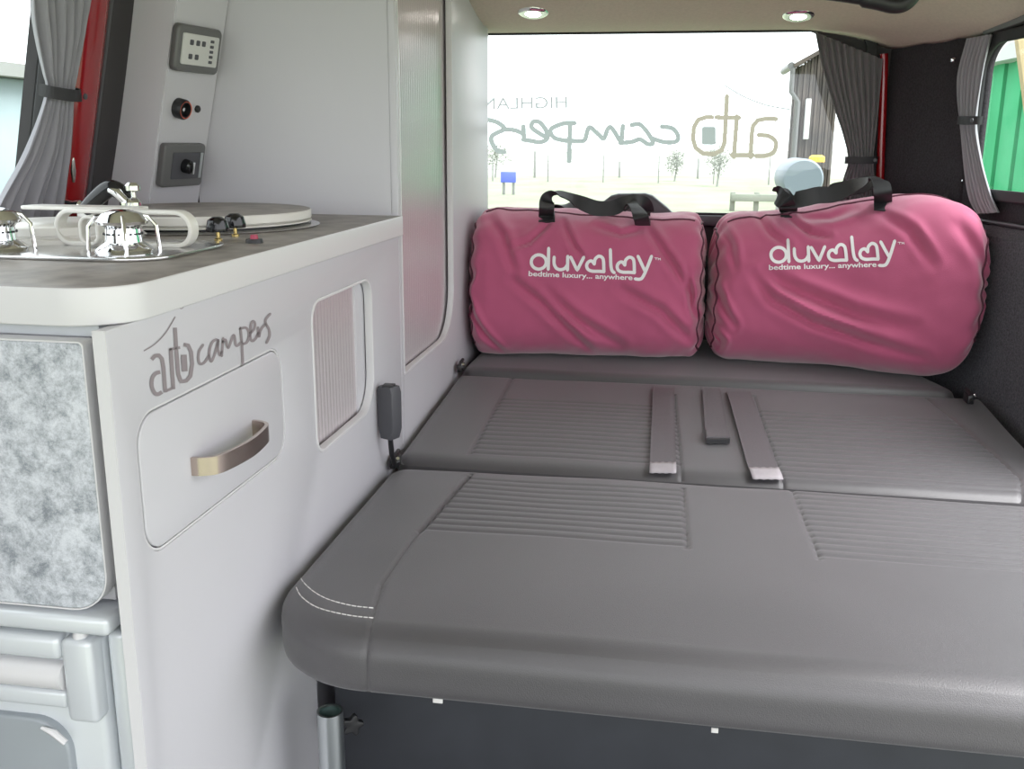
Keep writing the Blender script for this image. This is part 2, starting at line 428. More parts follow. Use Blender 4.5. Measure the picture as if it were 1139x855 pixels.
# rear wall: tailgate lining with the window opening
GY = 2.56
zt = P(700, 34, 1, GY).z
gl = [P(540, 34, 1, GY).x-.35, .885, P(978, 60, 1, GY).x]
bm = plate([[(-.97, 0), (.62, 0), (.62, 1.45), (.40, 1.45), (-.86, 1.40)], [(-.82, .86), (.43, .86), (.452, 1.0), (.448, 1.22), (.40, 1.27), (.30, zt-.003), (-.80, zt-.003)]], .03, .003)
struct(obj('wall_rear', mp(bm, xz(GY+.012)), m_door_trim))
w1 = struct(thing('window_1', (0, GY, .86), 'rear window in the tailgate with mirrored lettering seen from inside', 'window')); del w1['category']
bm = plate([rrect(-.83, .84, .455, zt+.006, .03)], .004); obj('pane', mp(bm, xz(GY+.03)), m_glass, w1)
bm = plate([rrect(-.84, .845, .458, zt+.012, .03), rrect(-.81, .872, .436, zt-.009, .05)], .012, .002); obj('window_seal', mp(bm, xz(GY-.012)), m_rubber, w1)
gm = lambda a, b: P(a, b, 1, GY+.0265)
def zc(o, s): return lambda pts: [(o[0]+x/s, o[1]+y/s) for x, y in pts]
A = zc((740, 50), 5.344); w = 5.0
bm = bmesh.new()
union_bm(bm, [(A([(657, 440), (600, 438), (550, 448), (522, 480), (514, 530), (507, 665)]), w, 0), (A([(518, 655), (398, 655)]), w, 0), (A([(408, 665), (426, 425)]), w, 0), (A([(305, 430), (438, 432)]), w, 0),
 (A([(367, 305), (352, 580), (335, 625), (290, 648), (225, 645), (180, 610), (165, 560), (170, 490), (195, 445), (240, 430), (277, 430)]), w, 0),
 (A([(556, 535), (610, 540), (650, 565), (658, 600), (640, 640), (595, 658), (543, 660)]), w, 1)], gm)
obj('logo_lettering', bm, m_bwin, w1)
bm = bmesh.new()
square = [(A([(259-30+i*6, 497), (259-30+i*6, 582)]), 4, 0) for i in range(11)]
Bz = zc((520, 90), 4.381); w = 5.2
union_bm(bm, square+[(Bz([(948, 222), (1000, 232), (1026, 268), (1015, 295), (960, 298), (900, 280)]), w, 1), (Bz([(800, 215), (840, 212), (880, 255), (903, 300), (880, 308), (840, 285), (800, 297), (745, 302)]), w, 1), (Bz([(757, 220), (750, 300)]), w, 0),
 (Bz([(748, 300), (705, 232), (685, 232), (664, 280), (640, 262), (602, 228), (587, 235), (572, 285), (548, 293), (480, 290)]), w, 1), (Bz([(520, 205), (470, 207), (415, 228), (405, 250), (425, 278), (480, 292)]), w, 1), (Bz([(500, 205), (495, 390)]), w, 0),
 (Bz([(385, 275), (345, 252), (312, 225), (322, 198), (352, 202), (382, 240), (388, 280), (355, 298), (310, 292), (272, 286)]), w, 1), (Bz([(272, 222), (276, 285)]), w, 0), (Bz([(272, 258), (230, 240), (182, 236)]), w, 1),
 (Bz([(95, 188), (145, 202), (180, 232), (145, 252), (118, 270), (118, 300), (145, 338), (178, 346)]), w, 1)], gm)
obj('campers_lettering', bm, m_lwin, w1)
bm = bmesh.new()
union_bm(bm, [(A([(350, 238), (470, 308), (600, 357), (740, 383)]), 1.4, 1)], gm)
text_bm(bm, 'HIGHLAND', (631, 120), (519, 122), 13, gm, mirror=True)
union_bm(bm, [(A([(278+42*math.cos(a/12*2*PI), 157+42*math.sin(a/12*2*PI)) for a in range(13)]), .8, 1)], gm)
obj('highland_lettering', bm, m_hwin, w1)
# black top seal strip + red pillar in the rear right corner
bm = bmesh.new(); tube(bm, [P(a, b, 1, GY-.02) for a, b in ((983, 60), (982.5, 90), (981.5, 120), (980, 160), (979, 200), (978, 235))], .0105, 10); struct(obj('trim_2', bm, m_red))
bm = bmesh.new(); tube(bm, [P(a, b, 1, GY-.022) for a, b in ((975, 62), (974, 110), (972, 160), (970, 200), (968, 235))], .009, 8); struct(obj('trim_3', bm, m_rubber))
# ------------------------------------------------------------------ kitchen cabinet
X = -.47
k = thing('kitchen_cabinet', (-.68, 1.18, 0), 'pale grey kitchen cabinet with drawer and reeded opening under the worktop', 'cabinet')
OP = rrect(1.204, .619, 1.468, .835, [.03, .06, .035, .03])
bm = plate([[(.735, 0), (1.165, 0), (1.165, .425), (1.628, .425), (1.628, .884), (.735, .884)], rrect(.766, .660, 1.10, .7995, .032), OP], .012, .0012)
obj('side_panel', mp(bm, yz(X-.006)), m_panel, k)
bm = mp(plate([[(.7335, 0), (.7348, 0), (.7348, .884), (.7335, .884)]], .0118), yz(X-.006)); obj('edge_strip', bm, m_edge, k)
bm = plate([OP, rrect(1.208, .6235, 1.464, .831, [.026, .056, .031, .026])], .013, .001); obj('opening_rim', mp(bm, yz(X-.0055)), m_edge, k)
dw = obj('drawer', mp(plate([rrect(.7697, .6637, 1.0963, .7958, .029)], .012, .0015), yz(X-.006)), m_panel, k)
bm = plate([rrect(.7662, .6602, 1.0998, .7993, .032), rrect(.7683, .6623, 1.0977, .7972, .030)], .012); 
obj('drawer_edging', mp(bm, yz(X-.0075)), m_edge, dw)
hp = [(X, .862, .7215), (X+.010, .863, .7215), (X+.022, .873, .721), (X+.028, .90, .7205), (X+.031, .935, .720), (X+.028, .97, .7195), (X+.022, .997, .719), (X+.010, 1.007, .719), (X, 1.008, .719)]
bm = bmesh.new(); ribbon(bm, hp, [(0, 0, 1)]*9, .019, .0022, 6); bmesh.ops.recalc_face_normals(bm, faces=bm.faces[:]); obj('handle', bm, m_nickel, dw)
def reed(y0, y1, z0, z1, x, pitch, name, parent, amp=.0016):
    us = []; n = int((y1-y0)/pitch)
    bm = bmesh.new(); N = n*8
    for zz in (z0, z1): pass
    a = [bm.verts.new((x+amp*abs(math.cos(PI*i/8)), y0+(y1-y0)*i/N, z0)) for i in range(N+1)]
    b = [bm.verts.new((x+amp*abs(math.cos(PI*i/8)), y0+(y1-y0)*i/N, z1)) for i in range(N+1)]
    c = [bm.verts.new((x-.004, y0+(y1-y0)*i/N, z0)) for i in range(N+1)]; d = [bm.verts.new((x-.004, y0+(y1-y0)*i/N, z1)) for i in range(N+1)]
    for i in range(N):
        bm.faces.new((a[i], a[i+1], b[i+1], b[i])); bm.faces.new((c[i], d[i], d[i+1], c[i+1])); bm.faces.new((a[i], c[i], c[i+1], a[i+1])); bm.faces.new((b[i], b[i+1], d[i+1], d[i]))
    bmesh.ops.recalc_face_normals(bm, faces=bm.faces[:]); return obj(name, bm, m_reed, parent)
reed(1.195, 1.425, .605, .85, X-.0185, .0125, 'reeded_door', k)
obj('door_stile', bx((X-.026, 1.425, .605), (X-.0135, 1.475, .85), .001), m_panel, k)
bm = bmesh.new(); box(bm, (-.90, .762, .62), (X-.033, 1.622, .878), .001); box(bm, (-.90, 1.0, .02), (X-.033, 1.622, .62), .001); obj('carcass', bm, m_panel, k)
bm = bmesh.new(); box(bm, (-.90, .757, .874), (-.49, .775, .884)); obj('top_rail', bm, m_fridge, k)
# marbled door at the cabinet end
bm = plate([rrect(-.86, .622, -.4945, .872, [.03, .035, .004, .004])], .018, .002); cdo = obj('cabinet_door', mp(bm, xz(.745)), m_stone, k)
bm = plate([rrect(-.8615, .6205, -.493, .8735, [.032, .037, .005, .005]), rrect(-.86, .622, -.4945, .872, [.03, .035, .004, .004])], .0176); obj('door_edging', mp(bm, xz(.745)), m_edge, cdo)
# logo on the side panel
L = zc((150, 330), 6.7); pm = lambda a, b: P(a, b, 0, X+.0006); w = 4.3
bm = bmesh.new()
stroke_bm(bm, [(L([(125, 468), (150, 440), (180, 436), (203, 462), (215, 530), (228, 712)]), w, 0), (L([(190, 560), (155, 572), (130, 610), (128, 670), (150, 718), (175, 725), (203, 708)]), w, 1),
 (L([(222, 706), (292, 676)]), 3, 0), (L([(288, 688), (268, 385)]), w, 0), (L([(258, 392), (338, 378)]), 3, 0), (L([(300, 230), (310, 400), (325, 580), (345, 632), (385, 625), (415, 590), (428, 500), (420, 410), (398, 362), (365, 356)]), w, 0),
 (L([(365, 432), (373, 556)]), 6.5, 0)], pm, cap=False)
stroke_bm(bm, [(L([(70, 402), (150, 352), (230, 268), (300, 152)]), 1.3, 1), (L([(329, 62), (332, 80), (346, 90), (360, 80), (366, 60)]), .8, 1)], pm)
w = 2.9
stroke_bm(bm, [(L([(508, 360), (480, 405), (474, 460), (488, 500), (520, 488), (552, 440)]), w, 1), (L([(608, 318), (580, 335), (558, 390), (556, 450), (570, 482), (598, 420), (622, 325)]), w, 1), (L([(622, 325), (620, 390), (634, 436), (650, 410)]), w, 1),
 (L([(648, 440), (658, 310)]), w, 0), (L([(656, 340), (676, 320), (690, 372), (702, 372), (738, 285), (752, 358), (770, 360), (795, 335)]), w, 1), (L([(788, 232), (800, 380), (805, 498)]), w, 1), (L([(785, 238), (830, 232), (852, 280), (838, 335), (806, 352)]), w, 1),
 (L([(862, 270), (888, 240), (895, 198), (880, 182), (866, 210), (860, 290), (872, 328), (900, 312), (920, 270)]), w, 1), (L([(918, 230), (925, 300), (935, 255), (955, 222), (978, 205)]), w, 1),
 (L([(1008, 128), (978, 165), (975, 195), (998, 240), (1004, 290), (982, 342)]), w, 1)], pm)
obj('logo_lettering', bm, m_logo, k)
# worktop
wt = [(-.93, .742)]+[(-.462-.055+.055*math.cos(a), .742+.055+.055*math.sin(a)) for a in [math.radians(-90+90*i/10) for i in range(11)]]+[(-.462, 1.628), (-.93, 1.628)]
bm = plate([wt], .0335, .002); mp(bm, xy(.9015))
for f in bm.faces: f.material_index = 0 if f.normal.z > .9 else 1
tag(obj('worktop', bm, [m_worktop, m_edge]), 'slate grey kitchen worktop with rounded white edge on the left cabinet', 'worktop')
# fridge
fy = .742
f_ = thing('fridge', (-.69, .75, 0), 'silver grey fridge under the marbled door at the cabinet end', 'fridge')
obj('body', bx((-.885, .775, .005), (-.4925, .99, .588), .004), m_fridge, f_)
obj('top_trim', bx((-.885, fy-.012, .5985), (-.4935, .80, .6165), .005, 3), m_fridge, f_)
obj('side_trim', bx((-.5125, fy+.012, .01), (-.4935, .775, .590), .006, 3), m_fridge, f_)
bm = bmesh.new(); box(bm, (-.87, fy+.004, .012), (-.515, .775, .590), .008, 3); d_ = obj('door', bm, m_fridge, f_)
bm = bmesh.new(); box(bm, (-.87, fy-.008, .566), (-.548, fy+.02, .591), .007, 3); box(bm, (-.87, fy-.006, .515), (-.548, fy+.02, .533), .004, 3); obj('handle_surround', bm, m_fridge, d_)
bm = bmesh.new(); tube(bm, [(-.87, fy+.002, .5475), (-.549, fy+.002, .5475)], .0145, 16); obj('latch_bar', bm, m_edge, d_)
obj('end_cap', bx((-.5475, fy-.0085, .503), (-.5155, fy+.02, .590), .006, 3), m_fridge, d_)
bm = plate([rrect(-.87, .02, -.552, .500, [.01, .01, .035, .01])], .012, .003); obj('front_panel', mp(bm, xz(fy+.001)), m_fridge_d, d_)
bm = bmesh.new(); lathe(bm, [(0, .004), (.006, .004), (.007, 0), (.007, -.01)], (-.531, fy+.002, .592), (0, 0, 1), 20); obj('hinge_pin', bm, m_edge, d_)
bm = bmesh.new(); tube(bm, [P(46, 809, 1, fy-.010), P(60, 815, 1, fy-.010), P(73, 826, 1, fy-.010)], [.0015, .0035, .003], 8); obj('corner_catch', bm, m_edge, d_)
# ------------------------------------------------------------------ tall locker
t = thing('tall_locker', (-.65, 2.04, 0), 'tall grey locker with long reeded front beside the bed', 'locker')
LO = rrect(1.646, .632, 2.050, 1.36, [.004, .11, .05, .004], 12)
bm = plate([rrect(1.6295, 0, 2.447, 1.395, 0), LO], .012, .0012); obj('front_panel', mp(bm, yz(X-.006)), m_panel, t)
bm = plate([LO, rrect(1.650, .637, 2.046, 1.356, [.002, .106, .047, .002], 12)], .013, .001); obj('opening_rim', mp(bm, yz(X-.0055)), m_edge, t)
reed(1.64, 2.07, .61, 1.375, X-.0185, .0125, 'reeded_front', t)
bm = bmesh.new(); box(bm, (-.835, 1.6402, 0), (X-.0345, 2.44, 1.395)); box(bm, (-.835, 1.6295, 0), (X-.0121, 1.640, 1.395)); box(bm, (X-.034, 2.08, 0), (X-.013, 2.44, 1.395)); box(bm, (X-.034, 1.64, 0), (X-.013, 2.08, .6)); obj('carcass', bm, m_panel, t)
# ------------------------------------------------------------------ control column
def colx(y, z): return -.863+(y-1.5)/.13*.023+.241*(z-.918)
bm = bmesh.new()
vs = []
for z in (.9182, 1.385):
    for q in ((-1, 1.5), (0, 1.5), (0, 1.6285), (-1, 1.6285)):
        x = lw(z)+.013 if q[0] else colx(q[1], z); vs.append(bm.verts.new((x, q[1], z)))
for f in ((0, 1, 2, 3), (7, 6, 5, 4), (0, 4, 5, 1), (1, 5, 6, 2), (2, 6, 7, 3), (3, 7, 4, 0)): bm.faces.new([vs[i] for i in f])
bmesh.ops.recalc_face_normals(bm, faces=bm.faces[:]); bmesh.ops.bevel(bm, geom=bm.edges[:], offset=.002, segments=2, affect='EDGES')
tag(obj('control_column', bm, m_panel, None), 'leaning grey boxed column at the back of the worktop carrying the switches', 'column')
cn = Vector((1, -.177, -.241)).normalized(); cu_ = Vector((.177, 1, 0)).normalized(); cu_ = (cu_-cn*cu_.dot(cn)).normalized(); cv_ = cn.cross(cu_)*1
if cv_.z < 0: cv_ = -cv_
def colhit(px, py):
    p0 = Vector((colx(1.5, 1.1), 1.5, 1.1)); d = ray(px, py); return CAM_P+d*((p0-CAM_P).dot(cn)/d.dot(cn))
def cmap(c): return lambda u, v, w: c+cu_*u+cv_*v+cn*w
def plate_c(name, c, hw, hh, th, r, m, parent, base=0, bev=.002):
    return obj(name, mp(plate([rrect(-hw, -hh, hw, hh, r)], th, bev), lambda u, v, w: cmap(c)(u, v, w+base+th/2)), m, parent)
c = colhit(214, 54); q = thing('control_panel', c, 'upper control panel with pale button face on the grey column', 'control panel')
wv = (colhit(240, 54)-colhit(189, 54)).length/2; hv = .0365
plate_c('bezel', c, wv*.97, hv, .014, .010, m_bezel, q, 0, .004)
plate_c('face', c, wv*.78, hv*.66, .003, .003, m_face, q, .0135, .0005)
bm = bmesh.new()
for a, b, s in ((-.55, .3, 1), (-.2, .3, 1), (.12, .3, 1), (-.55, -.3, 1), (-.2, -.3, 1), (.6, .45, .55), (.6, .22, .55), (.6, 0, .55), (.6, -.22, .55), (.6, -.45, .55)):
    bb = plate([rrect(-.0045*1.0, -.0042*s, .0045, .0042*s, .002*s)], .0012, .0003); join(bm, mp(bb, lambda u, v, w, a=a, b=b: cmap(c)(u+a*wv*.78, v+b*hv, w+.0168)))
obj('button_row', bm, m_dgrey, q)
c = colhit(198, 120); q = thing('power_socket', c, 'round black power socket with orange ring between the two control panels', 'socket')
lathe_o('housing', [(0, 0), (.0165, 0), (.0165, .013), (.0145, .016), (.0115, .016), (.0115, .004), (0, .004)], c, cn, m_black, q)
lathe_o('ring', [(.0118, .0155), (.014, .0165), (.0142, .0145)], c, cn, m_orange, q); lathe_o('contact', [(0, .004), (.003, .004), (.003, .012), (0, .0125)], c, cn, m_chrome, q)
c = colhit(219, 121); tag(lathe_o('switch_cap', [(0, 0), (.006, 0), (.006, .003), (.004, .005), (0, .005)], c, cn, m_black), 'small round black cap right of the power socket', 'switch')
c = colhit(198, 182); q = thing('heater_control', c, 'lower grey control panel with square rotary dial on the column', 'control panel')
wv = (colhit(221, 182)-colhit(175, 182)).length/2; hv = .036
plate_c('bezel', c, wv*.98, hv, .013, .007, m_bezel, q, 0, .003); plate_c('face', c+cu_*.003, wv*.66, hv*.62, .002, .003, m_dgrey, q, .0125, .0005)
lathe_o('dial', [(0, 0), (.012, 0), (.011, .012), (.008, .0145), (0, .0145)], c+cn*.014, cn, m_blackg, q)
plate_c('dial_pointer', c+cu_*.001, .002, .010, .004, .001, m_chrome, q, .0285, .0008)
plate_c('side_strip', c+cu_*wv*.80, wv*.06, hv*.6, .0015, .001, m_alu, q, .0126, .0003)
# ------------------------------------------------------------------ hob, tap, sink lid
WZ = .9183
h = thing('hob', (-.64, 1.02, WZ), 'stainless gas hob let into the near end of the worktop', 'hob')
bm = plate([rrect(-.85, .915, -.525, 1.115, .05)], .004, .0012); obj('base_plate', mp(bm, xy(WZ+.0022)), m_steel, h)
def burner(x, y, s, name='burner'):
    bm = bmesh.new(); lathe(bm, [(0, 0), (.034*s, 0), (.036*s, .004), (.030*s, .008), (.023*s, .012), (.021*s, .026), (.024*s, .029), (.030*s, .031), (.031*s, .034), (.024*s, .042), (.010*s, .046), (0, .0465)], (x, y, WZ+.0042), (0, 0, 1), 48)
    bmesh.ops.recalc_face_normals(bm, faces=bm.faces[:]); b = obj(name, bm, m_chrome, h)
    bm = bmesh.new()
    for i in range(20):
        a = 2*PI*i/20; lathe(bm, [(0, 0), (.0012, 0), (.0012, .001), (0, .001)], (x+math.cos(a)*.0225*s, y+math.sin(a)*.0225*s, WZ+.025), (math.cos(a), math.sin(a), 0), 8)
    obj('flame_port', bm, m_black, b); b.children[0]['kind'] = 'stuff'
    return b
burner(-.585, .965, .86); burner(-.728, .955, .86)
def ring_xz(x0, x1, z0, z1, y, r, wd, th, name, m, parent):
    loop = rrect(x0, z0, x1, z1, r, 10); inn = rrect(x0+th, z0+th, x1-th, z1-th, r-th, 10)
    bm = plate([loop, inn], wd, .0015); return obj(name, mp(bm, xz(y)), m, parent)
ring_xz(-.705, -.535, WZ+.004, WZ+.046, 1.03, .0205, .018, .005, 'pan_support', m_cream, h)
ring_xz(-.665, -.640, WZ+.006, WZ+.040, 1.012, .0120, .012, .004, 'pan_support', m_cream, h)
bm = plate([rrect(-.76, 1.036, -.612, 1.075, .01)], .004, .001); obj('support_bar', mp(bm, xy(WZ+.045)), m_cream, h)
for (x0, y0) in ((-.585, .965), (-.728, .955)):
    bm = bmesh.new()
    for a in (.5, 2.1, 3.6, 5.3):
        dx, dy = math.cos(a), math.sin(a)
        tube(bm, [(x0+dx*.036, y0+dy*.036, WZ+.003), (x0+dx*.034, y0+dy*.034, WZ+.033), (x0+dx*.026, y0+dy*.026, WZ+.043), (x0, y0, WZ+.047)], .0021, 8)
    obj('wire_trivet', bm, m_chrome, h)
lathe_o('rim_disc', [(0, 0), (.084, 0), (.084, .005), (.080, .007), (.080, .009), (.084, .010), (.084, .019), (.081, .021), (0, .021)], (-.750, 1.09, WZ+.0042), (0, 0, 1), m_cream, h, 60)
# knobs
for i, (px, py, lab) in enumerate(((243, 262, 'nearer black gas tap knob on brass spindle in front of the round lid'), (262, 257, 'farther black gas tap knob on brass spindle in front of the round lid'))):
    c = P(px, py+6, 2, WZ); q = thing('gas_knob', c, lab, 'knob', 'gas knobs on the worktop')
    lathe_o('spindle', [(0, 0), (.005, 0), (.005, .003), (.0025, .004), (.0025, .014), (0, .014)], c, (0, 0, 1), m_brass, q, 16)
    lathe_o('cap', [(0, .012), (.014, .012), (.0145, .016), (.012, .026), (.006, .030), (0, .0305)], c, (0, 0, 1), m_blackg, q, 28)
c = P(283, 270, 2, WZ); q = thing('igniter_button', c, 'small red igniter button beside the gas knobs', 'button')
lathe_o('base', [(0, 0), (.011, 0), (.010, .005), (0, .005)], c, (0, 0, 1), m_black, q, 24); lathe_o('button', [(0, .005), (.005, .005), (.0045, .010), (0, .0105)], c, (0, 0, 1), m_pink, q, 20)
# sink with round lid
q = thing('round_sink', (-.70, 1.36, WZ), 'round steel sink rim under a slate topped lid', 'sink')
sc = (-.70, 1.36, WZ); R = .165
lathe_o('rim', [(0, 0), (R+.010, 0), (R+.012, .002), (R, .004), (0, .004)], sc, (0, 0, 1), m_steel, q, 80)
lathe_o('seal_ring', [(0, .0042), (R-.012, .0042), (R-.012, .0062), (0, .0062)], sc, (0, 0, 1), m_black, q, 80)
bm = bmesh.new(); lathe(bm, [(0, .0064), (R-.003, .0064), (R, .0075), (R, .0090), (R-.003, .0100), (R-.008, .0100), (R-.008, .0115), (R-.002, .0115), (R, .0125), (R, .0225), (R-.0015, .024), (0, .024)], sc, (0, 0, 1), 96)
bmesh.ops.recalc_face_normals(bm, faces=bm.faces[:])
for f in bm.faces: f.material_index = 1 if (f.normal.z > .9 and f.calc_center_median().z > WZ+.0235) else 0
tag(obj('sink_lid', bm, [m_cream, m_worktop]), 'round slate topped lid with cream edge lying over the sink', 'lid')
# tap
c = P(145, 252, 2, WZ); c = Vector((-.72, 1.235, WZ)) if False else P(149, 264, 2, WZ)
q = thing('mixer_tap', c, 'small chrome folding tap with black spout behind the hob', 'tap')
lathe_o('base', [(0, 0), (.017, 0), (.017, .005), (.013, .008), (.012, .030), (.014, .032), (.014, .045), (.010, .050), (.006, .052), (0, .052)], c, (0, 0, 1), m_chrome, q)
lathe_o('lever', [(0, 0), (.004, 0), (.004, .010), (.010, .012), (.010, .018), (.006, .022), (0, .022)], c+Vector((.004, 0, .048)), (0, 0, 1), m_chrome, q, 24)
bm = bmesh.new(); pts = catmull([c+Vector(v) for v in ((0, 0, .040), (-.010, -.002, .056), (-.024, -.005, .062), (-.042, -.008, .050), (-.060, -.01, .034))], 6)
tube(bm, pts, [.009+.002*math.sin(i/24*PI) for i in range(len(pts))], 14); obj('spout', bm, m_blackg, q)
bm = bmesh.new(); tube(bm, [c+Vector(v) for v in ((.0, -.006, .043), (-.012, -.010, .058), (-.022, -.012, .061))], [.006, .007, .004], 12); obj('spout_collar', bm, m_chrome, q)
# ------------------------------------------------------------------ bed
def cushion(name, x0, x1, y0, y1, z0, z1fn, Re, Rp, fn, nx, ny, nz=8, m=m_seat, parent=None, Rpb=.01):
    zt_ = .1; bm = bmesh.new()
    xs = [x0+(x1-x0)*i/nx for i in range(nx+1)]; ys = [y0+(y1-y0)*j/ny for j in range(ny+1)]; zs = [z0+(zt_)*i/nz for i in range(nz+1)]
    H = zt_; cache = {}; rb = .012*zt_/.074
    def V(x, y, z):
        kk = (round(x, 5), round(y, 5), round(z, 5))
        if kk in cache: return cache[kk]
        e = min(x-x0, x1-x, y-y0, y1-y); top = z > H-1e-6; zz = z; ins = max(e, 0)
        hr = Re*.1/.074 if False else Re
        if (top and e < Re) or (e < 1e-6 and z > H-Re):
            a_, b_ = Re-max(e, 0), z-(H-Re); s_ = max(a_, b_)/math.hypot(a_, b_) if a_ or b_ else 1; ins = Re-a_*s_; zz = H-Re+b_*s_
        elif (z < 1e-6 and e < rb) or (e < 1e-6 and z < rb):
            a_, b_ = rb-max(e, 0), rb-z; s_ = max(a_, b_)/math.hypot(a_, b_) if a_ or b_ else 1; ins = rb-a_*s_; zz = rb-b_*s_
        px_, py_ = x, y; done = False
        for cxx, sx in ((x0, -1), (x1, 1)):
            for cyy, sy, RR in ((y0, -1, Rp), (y1, 1, Rpb)):
                RR = max(RR, Re); c0, c1 = cxx-sx*RR, cyy-sy*RR; dx, dy = x-c0, y-c1
                if dx*sx > 0 and dy*sy > 0:
                    l_ = math.hypot(dx, dy); px_, py_ = c0+dx/l_*(RR-ins), c1+dy/l_*(RR-ins); done = True
        if not done and ins != e:
            if abs(e-(x-x0)) < 1e-9: px_ = x0+ins
            elif abs(e-(x1-x)) < 1e-9: px_ = x1-ins
            if abs(e-(y-y0)) < 1e-9: py_ = y0+ins
            elif abs(e-(y1-y)) < 1e-9: py_ = y1-ins
        p = Vector((px_, py_, zz))
        if name == 'seat_cushion' and abs(y-y0) < 1e-6 and not top: p.y -= groove(p.x-sL[0][1], .0030, .0022)
        f = fn(p.x, p.y) if top else 0
        zt2 = z1fn(x, y); k_ = p.z/H
        p.z = z0+(zt2-z0)*k_+f
        v = bm.verts.new(p); cache[kk] = v; return v
    zs = [H*i/nz for i in range(nz+1)]
    def quad(*c):
        v = [V(*q) for q in c]
        try: bm.faces.new(v)
        except ValueError: pass
    for i in range(nx):
        for j in range(ny):
            quad((xs[i], ys[j], H), (xs[i+1], ys[j], H), (xs[i+1], ys[j+1], H), (xs[i], ys[j+1], H))
            quad((xs[i], ys[j], 0), (xs[i], ys[j+1], 0), (xs[i+1], ys[j+1], 0), (xs[i+1], ys[j], 0))
    for l in range(nz):
        for i in range(nx):
            for y in (y0, y1): quad((xs[i], y, zs[l]), (xs[i+1], y, zs[l]), (xs[i+1], y, zs[l+1]), (xs[i], y, zs[l+1]))
        for j in range(ny):
            for x in (x0, x1): quad((x, ys[j], zs[l]), (x, ys[j+1], zs[l]), (x, ys[j+1], zs[l+1]), (x, ys[j], zs[l+1]))
    bmesh.ops.recalc_face_normals(bm, faces=bm.faces[:]); o = obj(name, bm, m, parent); return o
def seglin(pts, y):
    pts = sorted(pts)
    for (a, xa), (b, xb) in zip(pts, pts[1:]):
        if a <= y <= b: return xa+(xb-xa)*(y-a)/(b-a)
    return None
def W2(px, py, z=.505):
    p = P(px, py, 2, z); return (p.y, p.x)
def groove(d, w=.0032, a=.0030): return -a*math.exp(-(d/w)**2)
def ribs(y, ph, pitch=.0215): 
    q = ((y-ph)/pitch) % 1.0; return -.0019*math.exp(-((min(q, 1-q))/.17)**2)
# seam lines (y -> x) on the seat and on the backrest
sL = [W2(412, 700), W2(425, 650), W2(460, 600), W2(525, 528)]; sL = [(.90, sL[0][1])]+sL
sM = [W2(765, 614), W2(760, 545)]; sR = [W2(912, 626), W2(880, 546)]
BZ = lambda x, y: .507+.036*max(0, min(1, (y-1.54)/.5))
bL = [W2(522, 508), (2.06, -.335)]; bM = [W2(758, 530), W2(750, 440, .535)]; bR = [W2(873, 540), W2(838, 442, .535)]; bRR = [W2(1137, 554), W2(1135, 537), W2(1063, 472, .525), W2(1030, 446, .535)]
YR = P(700, 612, 2, .505).y
def fseat(x, y):
    f = .004*math.sin(PI*min(1, max(0, (x+.45)/1.1)))
    for s in (sL,):
        v = seglin(s, y)
        if v is not None: f += groove(x-v)
    l = seglin(sL, y); 
    for a, b in ((l, seglin(sM, y)), (seglin(sR, y), .64)):
        if a is not None and b is not None and y > YR:
            if abs(x-a) < .01 or (abs(x-b) < .01 and b < .6): f += groove(min(abs(x-a), abs(x-b)))
            if a < x < b: f += ribs(y, YR, .0215)
    f -= .010*math.exp(-((1.532-y)/.022)**2)
    return f+.0018*noise.noise(Vector((x*6, y*6, 1)))
def fback(x, y):
    f = 0; l = seglin(bL, y); mm = seglin(bM, y); r = seglin(bR, y); rr = seglin(bRR, y)
    for v in (l, mm, r, rr):
        if v is not None: f += groove(x-v)
    if y < 1.90:
        if l is not None and mm is not None and l < x < mm: f += ribs(y, 1.55, .0225)
        if r is not None and r < x < (rr if rr is not None else .6): f += ribs(y, 1.55, .0225)
    f -= .010*math.exp(-((y-1.54)/.02)**2)
    return f+.0022*noise.noise(Vector((x*5, y*5, 3)))
bed = thing('sofa_bed', (.1, 1.5, 0), 'charcoal sofa bed folded flat with ribbed panels and white stitching', 'sofa bed')
seat = cushion('seat_cushion', -.463, .672, .935, 1.537, .432, lambda x, y: .506, .040, .135, fseat, 400, 220, 10, parent=bed)
back = cushion('backrest_cushion', -.461, .638, 1.538, 2.045, .432, BZ, .020, .03, fback, 400, 190, 8, parent=bed)
th = bvh_of(seat); tb = bvh_of(back); hs = hitter(th, .0008); hb = hitter(tb, .0008)
# white double stitching at the near left corner
bm = bmesh.new()
def stitches(pts, hit, seg=4.5, gap=1.5, r=.00075):
    p = catmull([(a, b, 0) for a, b in pts], 12); p = resample(p, .5); acc = 0; cur = []
    for a in p:
        cur.append(a); 
        if len(cur) > 1: acc += (cur[-1]-cur[-2]).length
        if acc >= seg:
            q = [hit(a.x, a.y) for a in (cur[0], cur[len(cur)//2], cur[-1])]
            if all(x is not None for x in q): tube(bm, q, r, 5)
            cur = []; acc = -gap
        if acc < 0: cur = []; acc += .5
stitches([(415, 676), (390, 673), (362, 665), (342, 652), (333, 638), (337, 622), (350, 606), (372, 584), (397, 561), (418, 545)], hs)
stitches([(415, 687), (388, 684), (355, 676), (336, 664), (329, 652)], hs)
obj('stitching', bm, m_stitch, seat)
bm = bmesh.new(); pts = [(x, y, z) for x, y, z in [(-.4612, 1.12+.04*i, .480) for i in range(10)]]
tube(bm, pts, .0016, 6); obj('piping', bm, m_pipe, seat)
bm = bmesh.new(); tube(bm, [(-.4615, 1.565+.045*i, .490+.003*i) for i in range(11)], .0018, 6); obj('piping', bm, m_pipe, back)
